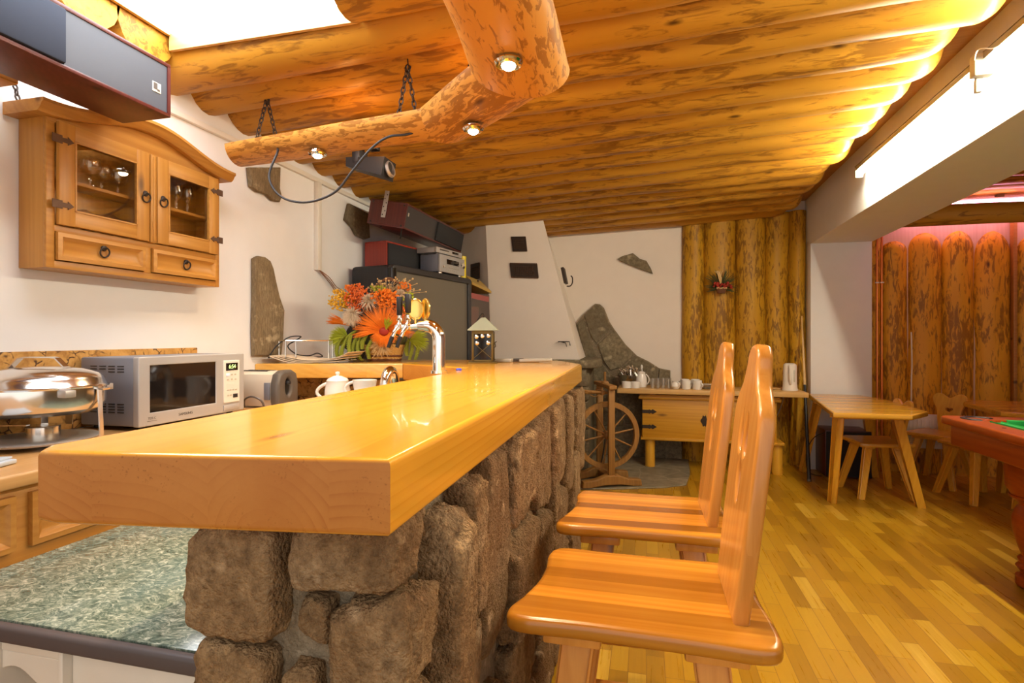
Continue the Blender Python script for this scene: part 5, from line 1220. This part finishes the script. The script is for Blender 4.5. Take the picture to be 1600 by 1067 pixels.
obj('gauge', MB().box((0.026, -0.056, 0.14), (0.014, 0.006, 0.11), 0.003), 'remote_grey', kt2, False)
obj('base', MB().lathe([(0, -0.0), (0.07, 0), (0.07, 0.012), (0, 0.013)], (0, 0, 0), 28), 'white_plastic', kt2, False)
tray = solo('board', MB().box((0, 0, 0), (0.26, 0.20, 0.01), 0.003), 'shelf_pine', 'thin wooden board lying on the plank beside the kettle', 'board'); tray.location = (1.30, 5.87, ZP+0.005)
ap = thing('vacuum_jug', 'white vacuum jug half hidden behind the stool backrests', 'jug', (1.10, 5.72, ZP), 2.2)
obj('body', MB().lathe([(0, 0), (0.075, 0), (0.08, 0.02), (0.078, 0.20), (0.06, 0.24), (0.055, 0.27), (0.03, 0.29), (0, 0.29)], (0, 0, 0), 28), 'white_plastic', ap, False)
obj('handle', loop((0.06, 0, 0.25), (0.078, 0, 0.08), (0.05, 0, 0), 0.010), 'white_plastic', ap, False)
solo('power_lead', MB().tube(spline([(1.33, 5.93, 0.74), (1.33, 5.96, 0.66), (1.28, 5.96, 0.52), (1.20, 5.96, 0.44)]), 0.004, 6), 'remote_grey', 'pale lead hanging from the plank behind the kettle', 'cable')
# dried flower bunch on the log wall
wo = thing('dried_posy', 'small posy of dried red flowers in a basket hung on the log wall', 'posy', (0.745, 5.985, 1.78))
b = MB(); q = random.Random(3)
for i in range(110):
    a = q.uniform(-0.3, PI+0.3); L = q.uniform(0.08, 0.19)*(1.15 if math.sin(a) > 0.5 else 0.9)
    b.tube([(0, -0.02, 0.02), (math.cos(a)*L*0.6, -0.035-0.03*q.random(), 0.02+math.sin(a)*L*0.7), (math.cos(a)*L, -0.03-0.04*q.random(), 0.02+math.sin(a)*L)], [0.003, 0.004, 0.001], 4, cap=False)
obj('greenery', b, 'foliage_dark', wo, False)
b = MB()
for i in range(26):
    a = q.uniform(0.0, PI); L = q.uniform(0.02, 0.11); b.ball((math.cos(a)*L, -0.085, 0.02+math.sin(a)*L*0.8), q.uniform(0.010, 0.016), 6)
obj('red_flowers', b, 'flower_red', wo, False)
b = MB()
for i in range(16): b.tube([(0, -0.05, 0.04), (q.uniform(-0.03, 0.0), -0.085, 0.13), (q.uniform(-0.08, 0.01), -0.08, 0.20)], [0.003, 0.004, 0.001], 4, cap=False)
obj('wheat_ears', b, 'straw', wo, False)
b = MB().lathe([(0, -0.03), (0.035, -0.03), (0.055, 0.02), (0.05, 0.022), (0, 0.0)], (0, -0.06, 0), 18, sy=0.6)
obj('basket', b, 'wicker_dark', wo, False)
b = MB()
for i in range(7): b.ball((-0.045+0.015*i, -0.088, 0.022+0.004*math.sin(i*2)), 0.009, 8)
obj('nuts', b, 'straw', wo, False)
# ================================================================ SPINNING WHEEL
sw = thing('spinning_wheel', 'old dark wooden spinning wheel standing on the slate hearth', 'spinning wheel', (-0.335, 4.86, 0.013), 0.42)
CZ, R = 0.425, 0.275
b = MB()
prof = [(R-0.024, -0.018), (R+0.018, -0.018), (R+0.022, -0.008), (R+0.012, 0.0), (R+0.022, 0.008), (R+0.018, 0.018), (R-0.024, 0.018)]
nn = 44
rings = [[(math.cos(2*PI*i/nn)*r, y, CZ+math.sin(2*PI*i/nn)*r) for r, y in prof] for i in range(nn)]; rings.append(rings[0])
obj('rim', MB().loft(rings, True, False), 'old_wood', sw, False)
obj('hub', MB().lathe([(0.012, -0.075), (0.014, -0.05), (0.034, -0.04), (0.038, 0.0), (0.034, 0.04), (0.014, 0.05), (0.012, 0.13)], (0, 0, CZ), 16, M=Matrix.Rotation(-PI/2, 4, 'X')), 'old_wood', sw, False)
for i in range(10):
    a = 2*PI*(i+0.3)/10; c_, s_ = math.cos(a), math.sin(a)
    obj('spoke', MB().tube([(c_*0.03, 0, CZ+s_*0.03), (c_*0.09, 0, CZ+s_*0.09), (c_*0.16, 0, CZ+s_*0.16), (c_*(R-0.015), 0, CZ+s_*(R-0.015))], [0.006, 0.009, 0.0075, 0.006], 8), 'old_wood', sw, False)
for y, h in ((-0.10, 0.84), (0.20, 0.86)): obj('post', MB().box((0.0, y, h/2+0.03), (0.056, 0.036, h-0.06), 0.005), 'old_wood', sw, False)
foot = [(-0.27, 0.0), (-0.26, 0.055), (-0.14, 0.068), (-0.06, 0.10), (0.06, 0.10), (0.14, 0.068), (0.26, 0.055), (0.27, 0.0), (0.19, 0.0), (0.08, 0.018), (-0.08, 0.018), (-0.19, 0.0)]
for y in (-0.10, 0.20): obj('foot', MB().shape([foot], 0.075, 0.008, (0, y, 0), (1, 0, 0), (0, 0, 1)), 'old_wood', sw, False)
obj('base_bar', MB().box((0.0, 0.05, 0.065), (0.06, 0.30, 0.04), 0.005), 'old_wood', sw, False)
obj('top_bar', MB().box((-0.0, 0.06, 0.862), (0.07, 0.42, 0.032), 0.005, Matrix.Rotation(0.03, 4, 'X')), 'old_wood', sw, False)
obj('finial', MB().lathe([(0.01, 0), (0.036, 0.006), (0.03, 0.022), (0.012, 0.028), (0.010, 0.07), (0.012, 0.10), (0.006, 0.108), (0, 0.108)], (-0.0, 0.06, 0.872), 16), 'old_wood', sw, False)
b = MB().tube([(0.0, -0.02, 0.80), (-0.12, 0.01, 0.805), (-0.20, 0.03, 0.815)], [0.011, 0.014, 0.010], 10).tube([(-0.02, 0.10, 0.79), (-0.17, 0.11, 0.79)], [0.010, 0.013], 10).tube(spline([(-0.06, 0.0, 0.79), (-0.11, 0.0, 0.765), (-0.15, 0.02, 0.78)]), 0.004, 6).box((-0.05, 0.05, 0.80), (0.03, 0.16, 0.04), 0.004)
obj('flyer', b, 'old_wood', sw, False)
obj('crank', MB().tube(spline([(0, 0.13, CZ), (0.03, 0.14, CZ-0.05), (0.02, 0.15, CZ-0.16), (0.0, 0.16, 0.14)]), 0.006, 8), 'iron', sw, False)
# billiard cue leaning by the pillar
cu_ = thing('billiard_cue', 'billiard cue leaning against the log wall by the white pillar', 'cue', (1.425, 5.40, 0.0))
p0, p1 = Vector((1.425, 5.405, 0.0)), Vector((1.502, 5.955, 1.51)); mid = p0+(p1-p0)*0.56
obj('butt', MB().tube([p0, mid], [0.0165, 0.0125], 14), 'black', cu_, label='black butt half')
obj('shaft', MB().tube([mid, p1], [0.0125, 0.0068], 14), 'cue_wood', cu_, label='pale shaft half')
obj('bumper', MB().cyl(p0, p0+(p1-p0)*0.012, 0.0175, n=14), 'rubber' if 'rubber' in MATS else 'grey_plastic', cu_)
# ================================================================ TABLES AND CHAIRS
def table(name, label, poly, legs, z=0.75):
    cx_ = sum(p[0] for p in poly)/len(poly); cy_ = sum(p[1] for p in poly)/len(poly)
    t = thing(name, label, 'table', (cx_, cy_, 0))
    obj('tabletop', MB().shape([poly], 0.040, 0.012, (0, 0, z-0.020), res=3), 'table_pine', t)
    for (a, c) in legs: obj('leg', MB().bar((a[0], a[1], z-0.045), (c[0], c[1], 0), 0.085, 0.05, 0.058, 0.042, 0.006, up=(1, 0, 0)), 'table_leg', t)
    for i in range(0, len(legs)-1, 2):
        a, c = legs[i][0], legs[i+1][0]
        obj('cleat', MB().bar((a[0]-0.04, a[1], z-0.055), (c[0]+0.04, c[1], z-0.055), 0.09, 0.028, bevel=0.004), 'table_leg', t)
    return t
t1 = table('wooden_table', 'pine table with splayed legs before the white pillar', [(1.325, 4.42), (1.83, 4.42), (2.03, 4.66), (2.06, 5.45), (1.98, 5.84), (1.53, 5.86)],
           [((1.435, 4.66), (1.42, 4.76)), ((1.84, 4.72), (2.035, 4.79)), ((1.56, 5.62), (1.47, 5.80)), ((1.93, 5.58), (2.06, 5.72))])
t2 = table('wooden_table', 'second pine table with wavy edge behind the billiard table', [(2.56, 4.80), (2.68, 4.68), (3.0, 4.66), (3.62, 4.72), (3.66, 5.50), (3.5, 5.62), (2.74, 5.60), (2.62, 5.42)],
           [((2.80, 4.92), (2.71, 4.88)), ((3.45, 4.92), (3.56, 4.88)), ((2.92, 5.36), (2.89, 5.42)), ((3.42, 5.40), (3.55, 5.42))])
def chair(label, loc, rz, back=True):
    """plank chair, local +X is the side of the backrest"""
    t = thing('plank_chair' if back else 'plank_stool', label, 'chair' if back else 'stool', loc, rz)
    seat = [(-0.20, -0.17), (-0.15, -0.20), (0.14, -0.205), (0.20, -0.19), (0.215, 0.0), (0.20, 0.19), (0.14, 0.205), (-0.15, 0.20), (-0.20, 0.17), (-0.185, 0)]
    obj('seat', MB().shape([seat], 0.032, 0.010, (0, 0, 0.434), res=2), 'table_pine', t, False)
    for sx in (-1, 1):
        obj('cleat', MB().box((sx*0.115, 0, 0.408), (0.07, 0.30, 0.022), 0.004), 'table_leg', t, False)
        for sy in (-1, 1): obj('leg', MB().bar((sx*0.11, sy*0.10, 0.405), (sx*0.20, sy*0.185, 0.0), 0.050, 0.040, 0.034, 0.032, 0.005, up=(0, 1, 0)), 'table_leg', t, False)
    if back:
        half = [(0.070, 0.0), (0.085, 0.10), (0.098, 0.20), (0.125, 0.26), (0.130, 0.31), (0.105, 0.342), (0.068, 0.345), (0.034, 0.325), (0.0, 0.305)]
        hp = spline([(x, y, 0) for x, y in half], 4); o = [(p.x, p.y) for p in hp]+[(-p.x, p.y) for p in hp[::-1][1:]]
        heart = [(0.03*math.sin(a)**3, 0.20+0.024*(0.81*math.cos(a)-0.31*math.cos(2*a)-0.12*math.cos(3*a))) for a in [2*PI*i/24 for i in range(24)]]
        obj('backrest', MB().shape([o, heart], 0.026, 0.006, (0.165, 0, 0.442), (0, 1, 0), Vector((0.16, 0, 1)), res=2), 'table_leg', t, False)
    return t
chair('pine plank chair tucked under the table before the white pillar', (1.85, 5.12, 0), 0.12)
chair('pine plank chair in front of the white radiator', (2.535, 5.63, 0), 0.75)
chair('low pine plank stool partly under the billiard table edge', (2.60, 5.16, 0), 0.25, False)
# subwoofer under the table
sb = thing('subwoofer', 'dark red subwoofer box with black front on the floor under the table', 'loudspeaker', (1.80, 5.73, 0))
obj('box', MB().box((1.80, 5.74, 0.225), (0.38, 0.30, 0.43), 0.004), 'mahogany', sb)
obj('grille', MB().box((1.80, 5.583, 0.225), (0.37, 0.022, 0.41), 0.006), 'black_cloth', sb)
obj('feet', MB().cyl((1.66, 5.64, 0), (1.66, 5.64, 0.012), 0.02).cyl((1.94, 5.64, 0), (1.94, 5.64, 0.012), 0.02).cyl((1.66, 5.84, 0), (1.66, 5.84, 0.012), 0.02).cyl((1.94, 5.84, 0), (1.94, 5.84, 0.012), 0.02), 'black', sb)
solo('power_lead', MB().tube(spline([(1.62, 5.60, 0.42), (1.53, 5.66, 0.35), (1.48, 5.70, 0.20), (1.50, 5.72, 0.02), (1.58, 5.60, 0.008)]), 0.004, 6), 'black', 'thin black lead hanging beside the subwoofer', 'cable')
# radiator
rd = thing('radiator', 'white panel radiator on the log wall behind the plank chairs', 'radiator', (2.62, 5.94, 0.24))
b = MB().box((2.625, 5.945, 0.405), (0.46, 0.05, 0.31), 0.006)
obj('panel', b, 'radiator_white', rd)
b = MB()
for i in range(13): b.box((2.43+0.0325*i, 5.918, 0.405), (0.013, 0.012, 0.24), 0.005)
obj('ribs', b, 'radiator_white', rd)
obj('top_grille', MB().box((2.625, 5.945, 0.563), (0.465, 0.062, 0.008), 0.002), 'radiator_white', rd)
obj('bracket', MB().box((2.5, 5.978, 0.45), (0.03, 0.03, 0.2)).box((2.75, 5.978, 0.45), (0.03, 0.03, 0.2)), 'white_plastic', rd)
# copper pipes and a white cable on the log wall
for x, lab in ((2.172, 'copper pipe running up the wall next to the white pillar'), (2.213, 'copper pipe running up the wall beside the first round log')):
    t = thing('copper_pipe', lab, 'pipe', (x, 5.972, 0), 0, 'copper heating pipes')
    obj('tube', MB().cyl((x, 5.972, 0.0), (x, 5.972, 2.52), 0.009, n=12), 'copper', t)
    obj('clip', MB().box((x, 5.972, 1.83), (0.03, 0.024, 0.012), 0.002), 'white_plastic', t)
solo('white_cable', MB().tube(spline([(2.462, 5.975, 0.6), (2.462, 5.97, 0.9), (2.466, 5.97, 1.05), (2.462, 5.975, 1.35)]), 0.006, 6), 'white_plastic', 'white cable running up between two round logs beyond the table', 'cable')
# ================================================================ BILLIARD TABLE
bt = thing('billiard_table', 'red-brown billiard table with green cloth at the right edge', 'billiard table', (2.35, 2.6, 0))
X0, X1, YA, YB, ZB_ = 1.645, 3.05, 1.30, 3.65, 0.85
rail = MB().shape([rrect(X0, YA, X1, YB, 0.03), rrect(X0+0.15, YA+0.15, X1-0.15, YB-0.15, 0.02)], 0.045, 0.010, (0, 0, ZB_-0.0225), res=2)
obj('rail', rail, 'billiard_wood', bt)
ap_ = MB().shape([rrect(X0+0.035, YA+0.035, X1-0.035, YB-0.035, 0.02), rrect(X0+0.085, YA+0.085, X1-0.085, YB-0.085, 0.02)], 0.115, 0.006, (0, 0, ZB_-0.10))
obj('apron', ap_, 'billiard_wood', bt)
obj('bed', MB().box(((X0+X1)/2, (YA+YB)/2, ZB_-0.055), (X1-X0-0.24, YB-YA-0.24, 0.03)), 'green_felt', bt)
b = MB(); x0, x1, ya, yb = X0+0.148, X1-0.148, YA+0.148, YB-0.148; g_ = 0.10
for (a, c) in (((x0+g_, yb), (x1-g_, yb)), ((x0+g_, ya), (x1-g_, ya)), ((x0, ya+g_), (x0, (ya+yb)/2-0.06)), ((x0, (ya+yb)/2+0.06), (x0, yb-g_)), ((x1, ya+g_), (x1, (ya+yb)/2-0.06)), ((x1, (ya+yb)/2+0.06), (x1, yb-g_))):
    b.bar((a[0], a[1], ZB_-0.018), (c[0], c[1], ZB_-0.018), 0.05, 0.038, bevel=0.006)
obj('cushion', b, 'green_felt', bt)
for (px_, py_, a0) in ((X0+0.13, YB-0.13, 135), (X1-0.13, YB-0.13, 45), (X0+0.13, YA+0.13, 225), (X1-0.13, YA+0.13, 315), (X0+0.12, (YA+YB)/2, 180), (X1-0.12, (YA+YB)/2, 0)):
    o = arc(px_, py_, 0.082, a0-120, a0+120, 16)+arc(px_, py_, 0.058, a0+120, a0-120, 16)
    obj('pocket', MB().shape([o], 0.03, 0.008, (0, 0, ZB_-0.008)).lathe([(0.06, -0.02), (0.055, -0.10), (0, -0.11)], (px_, py_, ZB_), 18), 'black', bt)
b = MB()
for i in range(4): b.lathe([(0.009, 0), (0.008, 0.002), (0, 0.0025)], (X0+0.075, YB-0.45-0.28*i, ZB_), 10)
for i in range(3): b.lathe([(0.009, 0), (0.008, 0.002), (0, 0.0025)], (X0+0.42+0.3*i, YB-0.075, ZB_), 10)
obj('sight', b, 'black', bt)
for x in (X0+0.31, X1-0.31):
    for y in (YA+0.28, YB-0.28):
        lg_ = MB().lathe([(0.07, 0), (0.085, 0.015), (0.085, 0.06), (0.06, 0.07), (0.072, 0.09), (0.085, 0.11), (0.07, 0.13), (0.078, 0.15), (0.062, 0.17), (0.078, 0.22), (0.098, 0.30), (0.10, 0.36), (0.085, 0.41), (0.07, 0.43), (0.08, 0.445), (0.11, 0.47), (0.11, 0.48), (0, 0.48)], (x, y, 0), 26)
        lg_.lathe([(0.0, 0.475), (0.10, 0.475), (0.125, 0.52), (0.13, 0.60), (0.13, 0.70), (0, 0.70)], (x, y, 0), 26)
        obj('leg', lg_, 'billiard_wood', bt)
obj('frame_beam', MB().box((X0+0.31, (YA+YB)/2, 0.72), (0.12, YB-YA-0.3, 0.06)).box((X1-0.31, (YA+YB)/2, 0.72), (0.12, YB-YA-0.3, 0.06)), 'billiard_wood', bt)
# ================================================================ HALF-LOG LAMP
hl = thing('half_log_lamp', 'zigzag hanging lamp made of half logs with spotlights', 'ceiling lamp', (-0.9, 2.0, 2.15))
def half_log(p0, p1, r0, r1, seed, cut0=0.0, cut1=0.0, dep=0.60, n=26, na=18):
    """half log with the bark side down, local X runs along it"""
    p0, p1 = Vector(p0), Vector(p1); d = p1-p0; L = d.length; rz = math.atan2(d.y, d.x); rings = []
    for i in range(n+1):
        t = i/n; r = r0+(r1-r0)*t; ring = []
        for j in range(na+1):
            th = PI+PI*j/na; wob = 1+0.05*noise.noise(Vector((t*L*2.5+seed, math.cos(th), math.sin(th)+seed)))
            y = math.cos(th)*r*wob; z = math.sin(th)*r*dep*wob
            x = t*L + (cut0*(1-t)+cut1*t)*y/r*r
            if t == 0: x += 0.25*(z+r*dep)*(-0.0)
            ring.append((x, y, r*dep+z))
        rings.append(ring)
    o = obj('half_log', MB().loft(rings), 'log_lamp', hl, False)
    o.location = p0-hl.location; o.rotation_euler = (0, 0, rz)
    return o
def eyeball(loc, lamp=True, aim=(0, 0, -1)):
    x, y, z = loc
    e = obj('spotlight', MB().lathe([(0.030, 0.004), (0.040, -0.002), (0.044, 0.004), (0.042, 0.010), (0.030, 0.012)], (x, y, z), 26).lathe([(0.030, 0.02), (0.030, -0.006), (0.026, -0.006), (0.026, 0.018)], (x, y, z), 20), 'chrome', hl)
    obj('bulb', MB().ball((x, y, z-0.004), 0.021, 14, (1, 1, 0.7)), 'bulb', e)
    spot('lamp_light', (x, y, z-0.025), (x+0.02, y, 0), SPOT_W, (1.0, 0.74, 0.44), 1.9, 0.8, 0.02)
zl = 2.15
half_log((-0.355, 0.86, zl-0.01), (-0.425, 1.86, zl-0.02), 0.108, 0.170, 1, 0, -0.22)
half_log((-0.375, 1.84, zl+0.03), (-0.905, 2.315, zl-0.005), 0.150, 0.150, 2, -0.2, 0.12)
half_log((-0.80, 2.25, zl+0.04), (-2.06, 2.39, zl+0.01), 0.128, 0.115, 3, 0, -0.4)
eyeball((-0.405, 1.595, zl-0.024)); eyeball((-0.692, 2.135, zl+0.002)); eyeball((-1.525, 2.30, zl-0.0+0.022))
eyeball((-0.37, 1.02, zl-0.018))
for (x, y) in ((-0.55, 1.62), (-0.22, 1.35), (-1.45, 2.5), (-0.75, 2.28)):
    point('lamp_light', (x, y, zl+0.22), 1.6, (1.0, 0.42, 0.10), 0.03)
def hangers(x, y, z, dx, dy):
    zc = ceil_z(x, y)+0.01
    for s_ in (-1, 1): obj('chain', chain(MB(), (x+s_*dx, y+s_*dy, z), (x, y, zc), 0.036, 0.0032), 'iron', hl)
    obj('ceiling_hook', MB().tube(spline([(x, y, zc+0.03), (x+0.004, y, zc), (x+0.014, y, zc-0.006), (x+0.012, y, zc-0.018), (x, y, zc-0.016)]), 0.003, 6), 'iron', hl)
hangers(-1.86, 2.37, zl+0.10, 0.045, 0.035); hangers(-1.06, 2.30, zl+0.13, 0.035, 0.03); hangers(-0.72, 2.23, zl+0.16, 0.03, 0.03); hangers(-0.41, 1.22, zl+0.13, 0.03, 0.03)
obj('cable', MB().tube(spline([(-1.80, 2.36, zl+0.10), (-1.70, 2.24, zl+0.03), (-1.715, 2.20, zl-0.10), (-1.64, 2.19, zl-0.20), (-1.50, 2.18, zl-0.235), (-1.36, 2.18, zl-0.20), (-1.27, 2.18, zl-0.11), (-1.18, 2.18, zl-0.02), (-1.10, 2.19, zl+0.03), (-1.0, 2.22, zl+0.05), (-0.93, 2.26, zl+0.13)]), 0.0055, 8), 'black', hl, label='looping black cable')
# stage light hanging behind the half log
sl = thing('stage_light', 'black stage spotlight on a bracket behind the hanging half log', 'spotlight', (-1.5, 2.75, 2.25))
b = MB().box((-1.555, 2.75, 2.40), (0.035, 0.05, 0.20), 0.004).bar((-1.555, 2.75, 2.47), (-1.44, 2.75, 2.40), 0.06, 0.02).box((-1.47, 2.75, 2.37), (0.06, 0.05, 0.07), 0.01)
b.box((-1.555, 2.75, 2.47), (0.06, 0.06, 0.06), 0.004)
obj('bracket', b, 'black', sl)
obj('housing', MB().loft([[(-1.62, 2.71, 2.25), (-1.62, 2.79, 2.25), (-1.62, 2.79, 2.30), (-1.62, 2.71, 2.30)], [(-1.39, 2.68, 2.175), (-1.39, 2.82, 2.175), (-1.37, 2.82, 2.275), (-1.37, 2.68, 2.275)]]).box((-1.555, 2.75, 2.30), (0.05, 0.10, 0.08), 0.01), 'black', sl)
obj('lens_ring', MB().lathe([(0.044, 0), (0.049, 0.008), (0.044, 0.02), (0.036, 0.02), (0.036, 0.0)], (-1.383, 2.75, 2.226), 22, M=Matrix.Rotation(PI/2-0.2, 4, 'Y')), 'brushed', sl)
